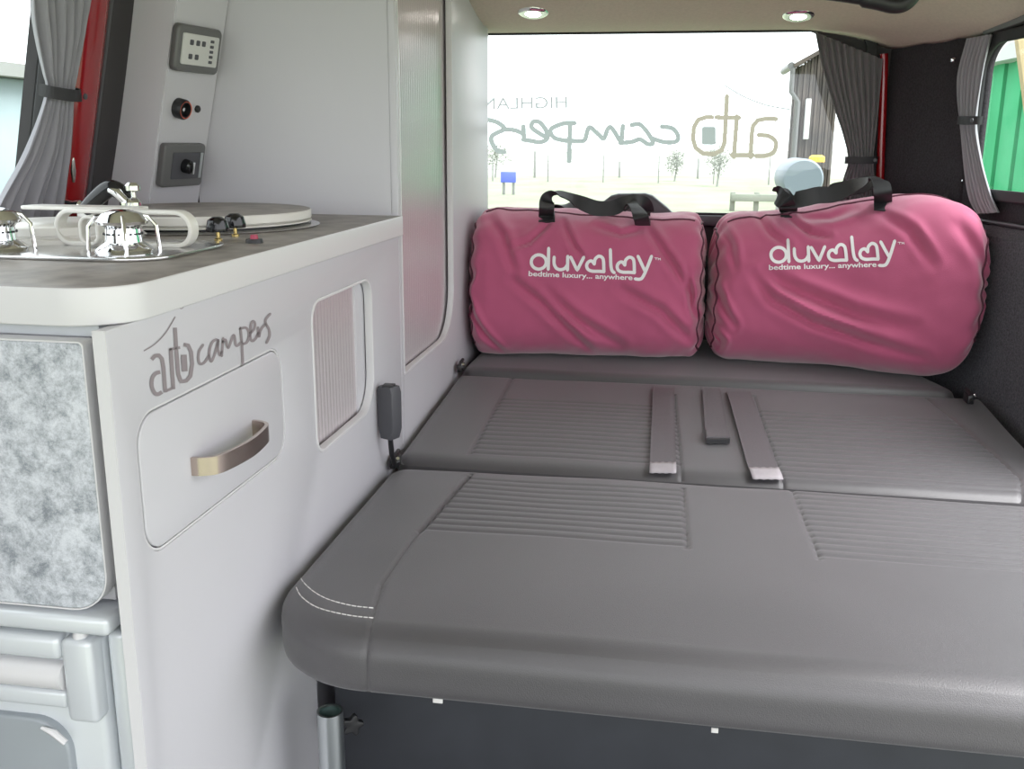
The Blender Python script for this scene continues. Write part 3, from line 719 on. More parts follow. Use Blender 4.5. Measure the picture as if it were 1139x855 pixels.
# seat box and fittings
obj('seat_box', bx((-.455, 1.19, .0), (.60, 2.05, .428), .004), m_seatbox, bed)
bm = bmesh.new(); tube(bm, [(-.40, 1.02, .424), (.64, 1.02, .424)], .007, 8); tube(bm, [(-.40, 1.02, .424), (-.40, 1.10, .420)], .007, 8); obj('front_rail', bm, m_black, bed)
def bracket(c, name='hinge_bracket'):
    bm = bmesh.new(); c = Vector(c); box(bm, c+Vector((-.006, -.016, -.010)), c+Vector((.006, .018, .008)), .002)
    lathe(bm, [(0, 0), (.007, 0), (.007, .005), (.004, .007), (0, .007)], c+Vector((.004, -.008, .004)), (.5, -.6, .6), 6)
    tube(bm, [c+Vector((0, -.02, -.004)), c+Vector((0, .0, .010)), c+Vector((0, .022, .012))], .004, 8); o = obj(name, bm, m_black, bed)
    bm = bmesh.new(); lathe(bm, [(0, .006), (.004, .006), (.003, .010), (0, .010)], c+Vector((.004, -.008, .004)), (.5, -.6, .6), 12); obj('bolt_head', bm, m_chrome, o)
bracket((-.458, 1.535, .506)); bracket((-.456, 2.052, .556)); p = P(1078, 440, 2, .56); bracket((p.x-.0, p.y, .556))
# rear cushion
q = cushion('rear_cushion', -.460, .60, 2.05, 2.53, .432, lambda x, y: .552-.004*(y-2.05), .024, .03, lambda x, y: .002*noise.noise(Vector((x*5, y*5, 9))), 80, 40, 5, Rpb=.09)
for v in q.data.vertices:
    if v.co.x > 0: v.co.x *= 1-.21*max(0, (v.co.y-2.05)/.48)
tag(q, 'plain charcoal cushion under the two plum bags at the rear of the bed', 'cushion')
obj_r = q
# small tags below the seat
for (px, py, w_, l) in ((487, 779, .012, 'small white tag under the left half of the seat front'), (795, 812, .008, 'small white tag under the right half of the seat front')):
    c = P(px, py, 1, 1.012); o = obj('fabric_tag', bx(c-Vector((w_/2, .001, .003)), c+Vector((w_/2, .001, .003)), .0004), m_stitch); tag(o, l, 'tag', 'tags under the seat')
# seat belts
def belt(cs, wpx, label, end=None):
    t_ = thing('seat_belt', hb(*cs[0][:2]) or (0, 0, 0), label, 'seat belt', 'seat belts on the bed')
    bm = bmesh.new(); rows = []
    N = 40
    L_ = [Vector((c[0], c[1])) for c in cs]; 
    P0, P1 = L_[0], L_[-1]
    for i in range(N+1):
        t = i/N; a = P0.lerp(P1, t); hw = (wpx[0]*(1-t)+wpx[1]*t)/2; r = []
        for k_ in range(9):
            s = -1+2*k_/8; p = hb(a.x+s*hw, a.y)
            if p is None: p = hs(a.x+s*hw, a.y)
            if p is None: continue
            p = p+Vector((0, 0, .0035+.0006*math.cos(k_*PI))); r.append(p)
        if len(r) == 9: rows.append(r)
    # smooth z along belt
    for k_ in range(9):
        zs = [r[k_].z for r in rows]; 
        for i in range(len(rows)): rows[i][k_].z = max(zs[max(0, i-3):i+4])
    V = [[bm.verts.new(p) for p in r] for r in rows]; V2 = [[bm.verts.new(p-Vector((0, 0, .0018))) for p in r] for r in rows]
    for a, b, c_, d in zip(V, V[1:], V2, V2[1:]):
        for k_ in range(8):
            bm.faces.new((a[k_], b[k_], b[k_+1], a[k_+1])); bm.faces.new((c_[k_], c_[k_+1], d[k_+1], d[k_]))
        bm.faces.new((a[0], c_[0], d[0], b[0])); bm.faces.new((a[8], b[8], d[8], c_[8]))
    bm.faces.new([v for v in V[-1]]+[v for v in V2[-1][::-1]]); bm.faces.new([v for v in V[0]]+[v for v in V2[0][::-1]])
    bmesh.ops.recalc_face_normals(bm, faces=bm.faces[:]); o = obj('webbing', bm, m_web, t_)
    e = rows[-1]; a = e[0]; b = e[8]; d = (b-a).normalized(); ln = Vector((-d.y, d.x, 0)) * (-1 if -d.y < 0 or d.x > 0 else 1)
    fw = (rows[-1][4]-rows[-4][4]).normalized()
    bm = bmesh.new(); hh = .030 if end != 'tongue' else .012
    if end == 'tongue':
        bx_ = bmesh.new(); bmesh.ops.create_cube(bx_, size=1); M4 = Matrix(((d.x, fw.x, 0, 0), (d.y, fw.y, 0, 0), (d.z, fw.z, 1, 0), (0, 0, 0, 1)))
        bmesh.ops.scale(bx_, vec=((b-a).length*1.04, .045, .009), verts=bx_.verts[:]); bmesh.ops.bevel(bx_, geom=bx_.edges[:], offset=.002, segments=2, affect='EDGES')
        join(bm, bx_, Matrix.Translation((a+b)/2-fw*.015+Vector((0, 0, .0035))) @ M4); obj('end_fold', bm, m_web, t_)
        bm = bmesh.new(); bx_ = bmesh.new(); bmesh.ops.create_cube(bx_, size=1); bmesh.ops.scale(bx_, vec=((b-a).length*1.0, .012, .008), verts=bx_.verts[:]); join(bm, bx_, Matrix.Translation((a+b)/2+fw*.008+Vector((0, 0, .002))) @ M4); obj('end_band', bm, m_black, t_)['label'] = 'black band at the strap end'  # black tongue across the strap end
    else:
        r2 = [[p+fw*dd+Vector((0, 0, dz)) for p in e] for dd, dz in ((-.026, .0010), (-.018, .0020), (-.006, .0012), (.003, -.0015))]
        for a_, b_ in zip(r2, r2[1:]):
            for k_ in range(8): 
                vv = [bm.verts.new(p) for p in (a_[k_], a_[k_+1], b_[k_+1], b_[k_])]; bm.faces.new(vv)
        bmesh.ops.remove_doubles(bm, verts=bm.verts[:], dist=1e-5); o = obj('sewn_end', bm, m_web_end, t_); o['label'] = 'paler sewn end'
        s_ = o.modifiers.new('s', 'SOLIDIFY'); s_.thickness = .0015
belt([(738, 433), (737, 531)], (23, 30), 'left of the three grey belts on the bed, straight with pale end')
belt([(791, 434), (798, 492)], (20, 26), 'short middle grey belt on the bed ending in a black band', 'tongue')
belt([(821, 437), (853, 538)], (26, 34), 'right slanting grey belt on the bed with pale end')
# buckle
c = Vector((-.4485, 1.478, 0)); q = thing('seat_belt_buckle', (c.x, c.y, .51), 'grey seat belt buckle on black stalk standing between the bed and cabinet', 'buckle')
z0 = P(437, 487, 1, c.y).z; z1 = P(437, 429, 1, c.y).z
bm = plate([[(-.011, z0), (.011, z0), (.0165, z0+.018), (.0165, z1-.010), (.013, z1), (-.013, z1), (-.017, z1-.008), (-.017, z0+.02)]], .024, .002); mp(bm, lambda u, v, w: (c.x+u, c.y+w, v)); 
bmesh.ops.rotate(bm, verts=bm.verts[:], cent=c+Vector((0, 0, z0)), matrix=Matrix.Rotation(math.radians(-25), 3, 'Z')); obj('body', bm, m_dgrey, q)
bm = bmesh.new(); tube(bm, [(c.x, c.y, z0+.002), (c.x-.001, c.y+.01, z0-.03), (c.x-.004, c.y+.035, .508)], .0045, 10); obj('stalk', bm, m_black, q)
obj('release_button', bx((c.x-.009, c.y-.010, z1-.002), (c.x+.009, c.y+.008, z1+.0025), .001), m_black, q)
# table leg tube + knob
q = thing('table_leg_tube', (-.407, 1.035, 0), 'open topped aluminium tube standing beside the kitchen panel below the seat', 'tube')
c = P(367, 790, 1, 1.035); q.location.x = c.x; zt_ = c.z
o = lathe_o('tube', [(.0165, 0), (.0165, zt_), (.0140, zt_), (.0138, zt_-.2)], (c.x, 1.035, 0), (0, 0, 1), m_alu, q, 40)
lathe_o('bore', [(.0138, zt_-.003), (.0136, zt_-.12), (0, zt_-.12)], (c.x, 1.035, 0), (0, 0, 1), m_alu_in, q, 40)
c2 = P(392, 806, 1, 1.14); q = thing('clamp_knob', c2, 'black lobed clamp knob behind the aluminium tube', 'knob')
bm = bmesh.new(); prof = []
lp = [((.013+.003*math.cos(5*a))*math.cos(a), (.013+.003*math.cos(5*a))*math.sin(a)) for a in [2*PI*i/60 for i in range(60)]]
b = plate([lp], .010, .002); join(bm, b, Matrix.Translation(c2) @ frame_to(Vector((.5, -.8, .1)))); obj('grip', bm, m_black, q)
bm = bmesh.new(); tube(bm, [c2, c2+Vector((-.004, .016, 0))], .004, 10); obj('stud', bm, m_chrome, q)
# ------------------------------------------------------------------ bags
def interp(T, s):
    if s <= T[0][0]: return T[0][1]
    for (a, va), (b, vb) in zip(T, T[1:]):
        if s <= b:
            t = (s-a)/(b-a); return va+(vb-va)*t
    return T[-1][1]
def smooth_interp(T, s):
    # catmull on table
    n = len(T)
    if s <= T[0][0]: return T[0][1]
    for i in range(n-1):
        if s <= T[i+1][0]:
            t = (s-T[i][0])/(T[i+1][0]-T[i][0]); p1, p2 = T[i][1], T[i+1][1]
            m1 = (p2-T[i-1][1])/(T[i+1][0]-T[i-1][0])*(T[i+1][0]-T[i][0]) if i > 0 else (p2-p1)
            m2 = (T[i+2][1]-p1)/(T[i+2][0]-T[i][0])*(T[i+1][0]-T[i][0]) if i+2 < n else (p2-p1)
            return (2*t**3-3*t*t+1)*p1+(t**3-2*t*t+t)*m1+(-2*t**3+3*t*t)*p2+(t**3-t*t)*m2
    return T[-1][1]
def make_bag(x0, x1, top, bot, yc, dep, creases, seed, pw=2.7, ew=.10):
    bm = bmesh.new(); N, M_ = 250, 230; rings = []
    raw = []
    for k_ in range(4001):
        a = 2*PI*k_/4000; ca, sa = math.cos(a), math.sin(a); raw.append((math.copysign(abs(ca)**(2/pw), ca), math.copysign(abs(sa)**(2/(pw+.2)), sa)))
    acc = [0]
    for a, b in zip(raw, raw[1:]): acc.append(acc[-1]+math.dist(a, b))
    prof_ = []; j_ = 0
    for k_ in range(M_):
        t_ = acc[-1]*k_/M_
        while acc[j_+1] < t_: j_ += 1
        q_ = (t_-acc[j_])/(acc[j_+1]-acc[j_]); prof_.append((raw[j_][0]*(1-q_)+raw[j_+1][0]*q_, raw[j_][1]*(1-q_)+raw[j_+1][1]*q_))
    for i in range(N+1):
        u = i/N; s = .55*u+.45*(.5-.5*math.cos(PI*u))
        x = x0+(x1-x0)*s; zt_, zb = smooth_interp(top, s), smooth_interp(bot, s); y_c = smooth_interp(yc, s); d = smooth_interp(dep, s)
        e = min(s, 1-s)/ew; g = (1-(1-min(1, e))**2.4)**(1/2.4) if e < 1 else 1
        g = .10+.90*g; zc_ = (zt_+zb)/2; hh = (zt_-zb)/2*(.55+.45*g); dd = d*g
        if s < .5: hh *= 1
        ring = []
        for k_ in range(M_):
            ca, sa = prof_[k_]
            y = y_c-dd*ca; z = zc_+hh*sa
            y += -.012*max(0, (zc_-z)/hh) * max(0, ca)
            ring.append(Vector((x, y, z)))
        rings.append(ring)
    # displacement
    out = []
    for i, ring in enumerate(rings):
        row = []
        for k_, p in enumerate(ring):
            a = ring[(k_+1) % M_]-ring[k_-1]; b = rings[min(i+1, N)][k_]-rings[max(i-1, 0)][k_]; n = b.cross(a)
            if n.length > 1e-12: n.normalize()
            else: n = Vector((0, 0, 0))
            if n.y > 0 and p.y < interp(yc, (p.x-x0)/(x1-x0))-.02: n = -n
            f = .0045*noise.fractal(Vector((p.x*9+seed, p.y*9, p.z*9)), 1, 2, 3)
            # gathers at ends
            e = min((p.x-x0), (x1-p.x))/.06
            if e < 1: f += .0035*(1-e)*math.sin(k_*2*PI/M_*17+seed)
            f2 = 0
            if p.y < interp(yc, (p.x-x0)/(x1-x0)):
                for (pts, w_, am) in creases:
                    best = 9; sg = 0; tt = 0; tot = len(pts)-1
                    for j in range(tot):
                        A_, B_ = pts[j], pts[j+1]; ab = (B_[0]-A_[0], B_[1]-A_[1]); ap = (p.x-A_[0], p.z-A_[1]); L2 = ab[0]**2+ab[1]**2
                        t = max(0, min(1, (ap[0]*ab[0]+ap[1]*ab[1])/L2)); dx, dz = ap[0]-ab[0]*t, ap[1]-ab[1]*t; dd_ = math.hypot(dx, dz)
                        if dd_ < best: best = dd_; sg = 1 if ab[0]*ap[1]-ab[1]*ap[0] > 0 else -1; tt = (j+t)/tot
                    if best < w_*5:
                        tp = math.sin(PI*min(1, max(0, .06+.88*tt)))**.7; q_ = best*sg/w_
                        f2 += 2.4*min(am, .0065)*tp*(-math.exp(-q_*q_)+.75*math.exp(-((q_-1.9)/1.1)**2)+.35*math.exp(-((q_+2.1)/1.2)**2))
            row.append(p+n*(f if True else 0)+Vector((0, -1, .25)).normalized()*f2)
        out.append(row)
    for it in range(2):
        new = []
        for i in range(len(out)):
            a_, b_, c_ = out[max(i-1, 0)], out[i], out[min(i+1, N)]
            new.append([b_[k_]*.5+(a_[k_]+c_[k_]+b_[k_-1]+b_[(k_+1) % M_])*.125 for k_ in range(M_)])
        out = new
    # clamp bottom
    V = []
    for row in out:
        for p in row:
            p.z = max(p.z, .5555)
            if p.x > .45: p.x = min(p.x, rw(s_of_y(p.y))[0].x-.030)
        V.append([bm.verts.new(p) for p in row])
    for a, b in zip(V, V[1:]):
        for k_ in range(M_): bm.faces.new((a[k_], a[(k_+1) % M_], b[(k_+1) % M_], b[k_]))
    bm.faces.new(V[0]); bm.faces.new(V[-1][::-1]); bmesh.ops.recalc_face_normals(bm, faces=bm.faces[:])
    return bm, out
def px_line(pts, y): return [(P(a, b, 1, y).x, P(a, b, 1, y).z) for a, b in pts]
def zof(px, py, y): return P(px, py, 1, y).z
# left bag
yf = 2.16
x0, x1 = -.463, P(785, 300, 1, 2.24).x
top = [(0, zof(524, 262, 2.22)), (.03, zof(533, 238, 2.22)), (.2, zof(580, 234, 2.22)), (.5, zof(655, 236, 2.24)), (.8, zof(730, 240, 2.24)), (.96, zof(775, 241, 2.24)), (1, zof(786, 256, 2.24))]
bot = [(0, .575), (.04, .553), (.5, .553), (.95, .553), (1, .565)]
cr = [(px_line([(572, 308), (605, 335), (635, 368), (660, 396)], yf), .009, .013), (px_line([(610, 325), (640, 352), (690, 385)], yf), .011, .006), (px_line([(690, 320), (735, 345), (775, 388)], yf), .010, .006),
      (px_line([(608, 250), (590, 268), (570, 275)], yf), .006, .004), (px_line([(625, 248), (640, 275), (650, 285)], yf), .006, .004), (px_line([(720, 255), (745, 290), (770, 330)], yf), .008, .005),
      (px_line([(540, 240), (560, 262), (575, 300)], yf), .009, .004), (px_line([(522, 330), (535, 360), (560, 392)], yf), .007, .006), (px_line([(660, 252), (690, 262), (712, 256)], yf), .006, .004),
      (px_line([(765, 300), (770, 340), (785, 380)], yf), .006, .005), (px_line([(528, 300), (522, 330), (530, 350)], yf), .005, .005)]
bmL, ringsL = make_bag(x0, x1, top, bot, [(0, 2.275), (.5, 2.30), (1, 2.32)], [(0, .135), (.1, .155), (.5, .16), (.9, .155), (1, .14)], cr, 1.3, ew=.06)
bagL = thing('holdall', ((x0+x1)/2, 2.29, .555), 'left plum holdall, boxier, against the grey locker', 'bag', 'plum bedding bags')
oL = obj('body', bmL, m_bag, bagL)
yf = 2.12
x0r, x1r = P(791, 300, 1, 2.24).x, P(1101, 300, 1, 2.095).x
top = [(0, zof(786, 262, 2.28)), (.04, zof(797, 241, 2.28)), (.2, zof(845, 235, 2.27)), (.4, zof(910, 231, 2.25)), (.6, zof(965, 222, 2.22)), (.72, zof(1005, 217, 2.2)), (.85, zof(1050, 220, 2.16)), (.94, zof(1080, 234, 2.14)), (.98, zof(1096, 262, 2.13)), (1, zof(1102, 285, 2.13))]
bot = [(0, .575), (.04, .553), (.5, .553), (.80, .553), (.90, .572), (.96, .62), (1, .70)]
cr = [(px_line([(838, 308), (860, 335), (905, 360), (960, 378), (1020, 392)], yf), .010, .012), (px_line([(850, 305), (890, 325), (950, 348), (1010, 360)], yf), .012, .006), (px_line([(795, 315), (803, 340), (818, 365)], yf), .007, .008), (px_line([(790, 370), (805, 385), (800, 400)], yf), .006, .006),
      (px_line([(882, 245), (905, 262), (925, 265)], yf), .006, .005), (px_line([(960, 235), (930, 245), (900, 246)], yf), .006, .005), (px_line([(985, 240), (1010, 255), (1030, 290)], yf), .009, .004), (px_line([(800, 250), (815, 275), (818, 300)], yf), .008, .005), (px_line([(845, 240), (860, 262), (880, 275)], yf), .007, .004), (px_line([(1060, 250), (1085, 290), (1088, 330)], yf), .010, .004)]
bmR, ringsR = make_bag(x0r, x1r, top, bot, [(0, 2.31), (.5, 2.285), (.85, 2.175), (1, 2.11)], [(0, .135), (.1, .155), (.5, .165), (.8, .135), (.93, .10), (1, .045)], cr, 5.7, pw=2.35, ew=.09)
bagR = thing('holdall', ((x0r+x1r)/2, 2.26, .555), 'right plum holdall, larger and rounder, against the dark side wall', 'bag', 'plum bedding bags')
oR = obj('body', bmR, m_bag, bagR)
for rings, bag, idxs in ((ringsL, bagL, (9, 241)), (ringsR, bagR, (9, 236))):
    for ix in idxs:
        bm = bmesh.new(); cen = sum(rings[ix], Vector())/len(rings[ix]); pts = [cen+(p-cen)*1.006+Vector((0, 0, .001)) for p in rings[ix][::3]]; pts.append(pts[0]); 
        for p in pts: p.z = max(p.z, .556)
        tube(bm, pts, .0028, 8, False); obj('piping', bm, m_bagp, bag)
tL, tR = bvh_of(oL), bvh_of(oR); hL, hR = hitter(tL, .0016), hitter(tR, .0016)
# top seams
for tt, bag, a, b in ((tL, bagL, x0+.03, x1-.03), (tR, bagR, x0r+.03, x1r-.06)):
    bm = bmesh.new(); pts = []
    for i in range(40):
        x = a+(b-a)*i/39; yy = 2.235 if bag is bagL else 2.235-.10*max(0, (i/39-.5)); h = tt.ray_cast(Vector((x, yy, 1.2)), Vector((0, 0, -1)))
        if h[0]: pts.append(h[0]+Vector((0, 0, .0005)))
    tube(bm, pts, .0024, 8); obj('top_seam', bm, m_bagp, bag)
# print
Lz = zc((560, 250), 5.424); w = 3.6
def heart_a(dx, dy): return [([(548+dx, 236+dy), (532+dx, 218+dy), (512+dx, 224+dy), (502+dx, 245+dy), (510+dx, 268+dy), (535+dx, 279+dy), (575+dx, 280+dy), (600+dx, 282+dy)]), ([(548+dx, 236+dy), (553+dx, 208+dy), (572+dx, 190+dy), (592+dx, 194+dy), (603+dx, 215+dy), (606+dx, 283+dy)])]
S_ = [([(213+45*math.cos(a), 224+43*math.sin(a)) for a in [2*PI*i/16 for i in range(17)]], 1), ([(273, 142), (270, 268)], 0), ([(306, 195), (306, 235), (320, 262), (345, 270), (370, 262), (386, 240)], 1), ([(388, 190), (386, 272)], 0), ([(406, 195), (445, 274), (484, 196)], 0)]
S_ += [(p, 1) for p in heart_a(0, 0)]+[([(645, 150), (648, 240), (655, 275), (668, 288)], 1)]+[(p, 1) for p in heart_a(184, 6)]+[([(812, 190), (852, 275)], 0), ([(893, 190), (862, 270), (840, 315), (822, 328), (795, 326)], 1)]
S_small = [([(912, 198), (930, 200)], 0), ([(921, 199), (921, 210)], 0), ([(934, 211), (935, 200), (940, 207), (946, 201), (947, 212)], 0)]
def printing(bag, hit, T2, name):
    bm = bmesh.new(); F = lambda pts: [T2(*q) for q in Lz(pts)]
    stroke_bm(bm, [(F(p), w, sm_) for p, sm_ in S_], hit, 1.2); stroke_bm(bm, [(F(p), .7, 0) for p, sm_ in S_small], hit, 1.2)
    text_bm(bm, 'bedtime luxury... anywhere', T2(587.8, 306.8), T2(703.5, 311.3), 5.6, hit, bold=.022)
    obj(name, bm, m_white, bag)
printing(bagL, hL, lambda x, y: (x, y), 'lettering')
def TR(x, y):
    dx, dy = x-599.6, y-299.4; a = -.068; return (867+1.035*(dx*math.cos(a)-dy*math.sin(a)), 291.6+1.035*(dx*math.sin(a)+dy*math.cos(a)))
printing(bagR, hR, TR, 'lettering')
# handles
def strap(bag, pts, dirs, wd, name='handle', m=m_bweb, n=8):
    bm = bmesh.new(); ribbon(bm, pts, dirs, wd, .0012, n); bmesh.ops.recalc_face_normals(bm, faces=bm.faces[:]); return obj(name, bm, m, bag)
X_ = Vector((1, 0, 0)); Y_ = Vector((0, 1, 0)); Z_ = Vector((0, 0, 1))
def onb(hit, a, b, off=.004): 
    p = hit(a, b); return p+Vector((0, -off*.3, off*.3)) if p is not None else P(a, b, 1, 2.2)
def hp_(a, b, y): return P(a, b, 1, y)
strap(bagL, [onb(hL, 607.5, 247), onb(hL, 607.5, 241), hp_(608, 232, 2.165), hp_(608.5, 224, 2.19), hp_(613, 217.5, 2.20), hp_(622, 215.5, 2.21), hp_(634, 219, 2.215), hp_(648, 226, 2.22), hp_(664, 231.5, 2.225), hp_(682, 231, 2.225), hp_(694, 226, 2.22), hp_(702, 226.5, 2.21), hp_(709, 233, 2.19), hp_(713, 242, 2.165), onb(hL, 715, 251)],
      [X_, X_, X_, X_*.9+Y_*.3, X_*.6+Y_, Y_+Z_*.3, Y_+Z_*.5, Z_+Y_*.5, Z_, Z_, Z_+Y_*.6, Y_+Z_*.3, X_*.7+Y_*.6, X_, X_], .034)
strap(bagL, [hp_(616, 233, 2.36), hp_(625, 228, 2.345), hp_(640, 230, 2.335), hp_(660, 234, 2.33), hp_(684, 232, 2.33), hp_(705, 222, 2.33), hp_(716, 226, 2.34), hp_(720, 236, 2.36)],
      [X_, X_+Y_, Y_+Z_, Z_, Z_, Z_+Y_, Y_+X_, X_], .034)
for (a, b) in ((600.5, 616.5), (706.5, 722.5)):
    strap(bagL, [onb(hL, (a+b)/2, 247.5, .001), onb(hL, (a+b)/2, 240, .001), onb(hL, (a+b)/2, 236, .001)], [X_]*3, .036, 'handle_patch')
strap(bagR, [onb(hR, 877.5, 242), onb(hR, 876, 234), hp_(874, 226, 2.17), hp_(867, 219, 2.18), hp_(868, 214, 2.20), hp_(876, 214, 2.21), hp_(882, 222, 2.205), hp_(896, 220, 2.20), hp_(910, 217, 2.20), hp_(928, 216, 2.20), hp_(944, 209, 2.20), hp_(960, 203, 2.19), hp_(972, 198.5, 2.18), hp_(980, 203, 2.155), hp_(982, 215, 2.14), onb(hR, 982, 226), onb(hR, 982, 235)],
      [X_, X_, X_+Z_*.2, Z_+X_*.4, Y_+Z_*.3, Y_+Z_*.4, Z_+Y_*.5, Z_, Z_+Y_*.2, Z_+Y_*.5, Z_+Y_*.6, Y_+Z_*.5, Y_+X_*.3, X_+Y_*.3, X_, X_, X_], .036)
strap(bagR, [hp_(915, 226, 2.33), hp_(925, 214, 2.325), hp_(940, 210, 2.32), hp_(958, 206, 2.31), hp_(972, 203, 2.30), hp_(978, 212, 2.30), hp_(980, 224, 2.31)], [X_, X_+Z_, Z_, Z_, Y_+Z_, X_+Y_, X_], .036)
for (a, y) in ((877.5, 241), (982, 234)):
    strap(bagR, [onb(hR, a, y, .001), onb(hR, a, y-6, .001), onb(hR, a, y-10, .001)], [X_]*3, .036, 'handle_patch')
# wiper motor cover on the tailgate
wy = GY-.04
q = [(P(a, b, 1, wy).x, P(a, b, 1, wy).z) for a, b in ((655, 245), (668, 226), (680, 217), (688, 215), (718, 214.5), (726, 217), (742, 230), (757, 245))]
bm = plate([q], .05, .008); tag(obj('wiper_motor_cover', mp(bm, xz(wy)), m_dgrey), 'dark grey domed wiper motor cover below the rear window behind the bags', 'cover')
bm = bmesh.new(); box(bm, (-.85, GY-.028, .84), (.44, GY-.004, .866), .004); struct(obj('trim_9', bm, m_dgrey))
# ------------------------------------------------------------------ curtains
def curtain(name, left, right, n_pl, amp, m, fn, label, tie_py, tie_px, off, tv=.5):
    """left/right: 3D boundary polylines from top to bottom; pleats bow along the inward normal fn(v)"""
    t_ = thing(name, left[0], label, 'curtain', 'tied back van curtains')
    l = catmull(left, 10); r = catmull(right, 10); N = len(l)-1; U = n_pl*10; bm = bmesh.new(); V = []
    for j in range(N+1):
        row = []; wd = (r[j]-l[j]).length; nn = fn(j/N); v = j/N
        for i in range(U+1):
            u = i/U; uu = u+.018*math.sin(9*u+4*v)*math.sin(PI*u)
            p = l[j].lerp(r[j], uu); a = min(amp, wd*.9/n_pl)
            dsp = a*(.55+.45*math.cos(2*PI*n_pl*u+.5*math.sin(7*v+u*9)))+.4*a*noise.noise(Vector((u*7, v*3, amp*99)))
            row.append(bm.verts.new(p+nn*(dsp+off)))
        V.append(row)
    for a, b in zip(V, V[1:]):
        for i in range(U): bm.faces.new((a[i], a[i+1], b[i+1], b[i]))
    bmesh.ops.recalc_face_normals(bm, faces=bm.faces[:]); o = obj('fabric', bm, m, t_); s_ = o.modifiers.new('s', 'SOLIDIFY'); s_.thickness = .0012
    # tie band
    j = int(tv*N); a, b = l[j], r[j]; nn = fn(tv); bm = bmesh.new(); d = (b-a); hv = Z_
    loop = [a-d*.10+nn*(off-.001), a-d*.06+nn*(off+amp*1.2), a.lerp(b, .5)+nn*(off+amp*1.9), b+d*.08+nn*(off+amp*1.2), b+d*.18+nn*(off-.001)]
    ribbon(bm, loop, [hv]*5, .017 if name != 'x' else .02, .001, 8); bmesh.ops.recalc_face_normals(bm, faces=bm.faces[:]); tb_ = obj('tie_back', bm, m_bweb, t_)
    c = b+d*.02+nn*(off+amp*1.5+.004); bm = bmesh.new(); lathe(bm, [(0, 0), (.0045, 0), (.0045, .002), (0, .003)], c, nn, 14); obj('press_stud', bm, m_dgrey, tb_)
    return t_
cy_ = GY-.035
Lp = [P(a, b, 1, cy_) for a, b in ((906, 36), (914, 75), (927, 120), (937, 150), (943, 178), (937, 200), (930, 235))]
Rp_ = [P(a, b, 1, cy_) for a, b in ((981, 66), (979, 90), (976, 125), (973, 155), (971, 178), (972, 200), (973, 235))]
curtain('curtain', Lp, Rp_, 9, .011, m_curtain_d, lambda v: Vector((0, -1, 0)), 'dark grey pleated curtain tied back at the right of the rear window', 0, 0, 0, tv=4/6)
def rwp(a, b): return hit_rw(a, b) or P(a, b, 0, .66)
pa = [(a+9, b) for a, b in [(1076, 43), (1066, 80), (1065, 105), (1068, 134), (1070, 152), (1074, 190), (1080, 222), (1088, 238)]]; pb = [(a+8, b) for a, b in [(1104, 38), (1096, 70), (1091, 100), (1087, 134), (1089, 156), (1096, 190), (1104, 218), (1112, 236)]]
curtain('curtain', [rwp(*p) for p in pa], [rwp(*p) for p in pb], 6, .009, m_curtain, lambda v: Vector((-.92, -.39, 0)), 'grey pleated curtain tied back beside the right side window', 0, 0, .013, tv=3/7)
def lwp(a, b):
    d = ray(a, b); n = Vector((1, 0, -.24)); p0 = Vector((-.95, 1, .94)); return CAM_P+d*((p0-CAM_P).dot(n)/d.dot(n))
pa = [(16, -30), (18, 0), (25, 40), (34, 78), (37, 97), (26, 130), (8, 170), (-14, 210), (-30, 245)]; pb = [(82, -30), (80, 0), (75, 32), (69, 75), (66, 100), (63, 140), (59, 175), (54, 210), (48, 245)]
curtain('curtain', [lwp(*p) for p in pa], [lwp(*p) for p in pb], 6, .015, m_curtain, lambda v: Vector((.97, 0, -.23)), 'pale grey pleated curtain tied back in front of the left side window', 0, 0, .014, tv=4/8)
# press studs / hooks
for px, py, f, lab in ((1066, 67, 0, 'upper silver stud beside the right curtain'), (1074, 201, 0, 'lower silver stud beside the right curtain')):
    c = rwp(px, py); n = Vector((-.92, -.39, 0)); r_ = .0065 if py < 100 else .0035
    tag(lathe_o('curtain_stud', [(0, 0), (r_*.5, 0), (r_*.5, r_), (r_, r_*1.3), (r_, r_*1.9), (r_*.6, r_*2.6), (0, r_*2.7)], c, n, m_chrome, None, 20), lab, 'stud', 'curtain studs')
c = lwp(62, 222); tag(lathe_o('curtain_stud', [(0, 0), (.004, 0), (.004, .03), (.007, .034), (.008, .04), (.005, .045), (0, .046)], c, (1, 0, -.2), m_chrome, None, 20), 'silver stud below the left curtain beside the red pillar', 'stud', 'curtain studs')
bm = bmesh.new(); tube(bm, [lwp(70, 175)+Vector((.016, 0, 0)), lwp(69, 190)+Vector((.018, 0, 0)), lwp(69.5, 202)+Vector((.018, 0, 0))], [.003, .005, .003], 10); tag(obj('door_buffer', bm, m_chrome), 'small shiny striker on the edge of the left red pillar', 'striker')
# ------------------------------------------------------------------ ceiling fittings
for px, py, lab in ((593, 14, 'left round chrome downlight above the rear window'), (888, 17, 'right round chrome downlight above the rear window')):
    c = hit_ceil(px, py); q = thing('downlight', c, lab, 'downlight', 'ceiling downlights')
    dn = Vector((0, -.22, -1)).normalized()
    lathe_o('bezel', [(.018, -.004), (.018, .004), (.026, .006), (.033, .003), (.035, 0), (.035, -.004)], c, dn, m_chrome, q)
    lathe_o('lamp', [(0, .007), (.012, .006), (.0185, .003), (.0185, -.002)], c, dn, m_led, q)
    ld = bpy.data.lights.new('downlight_lamp', 'SPOT'); ld.energy = .8; ld.spot_blend = 1; ld.spot_size = 2.4; ld.shadow_soft_size = .02; ld.color = (1, .97, .9); lo = bpy.data.objects.new('lamp_glow', ld); C.objects.link(lo); lo.parent = q; lo.location = dn*.02
    lo.rotation_euler = dn.to_track_quat('-Z', 'Y').to_euler()
ry = 2.02
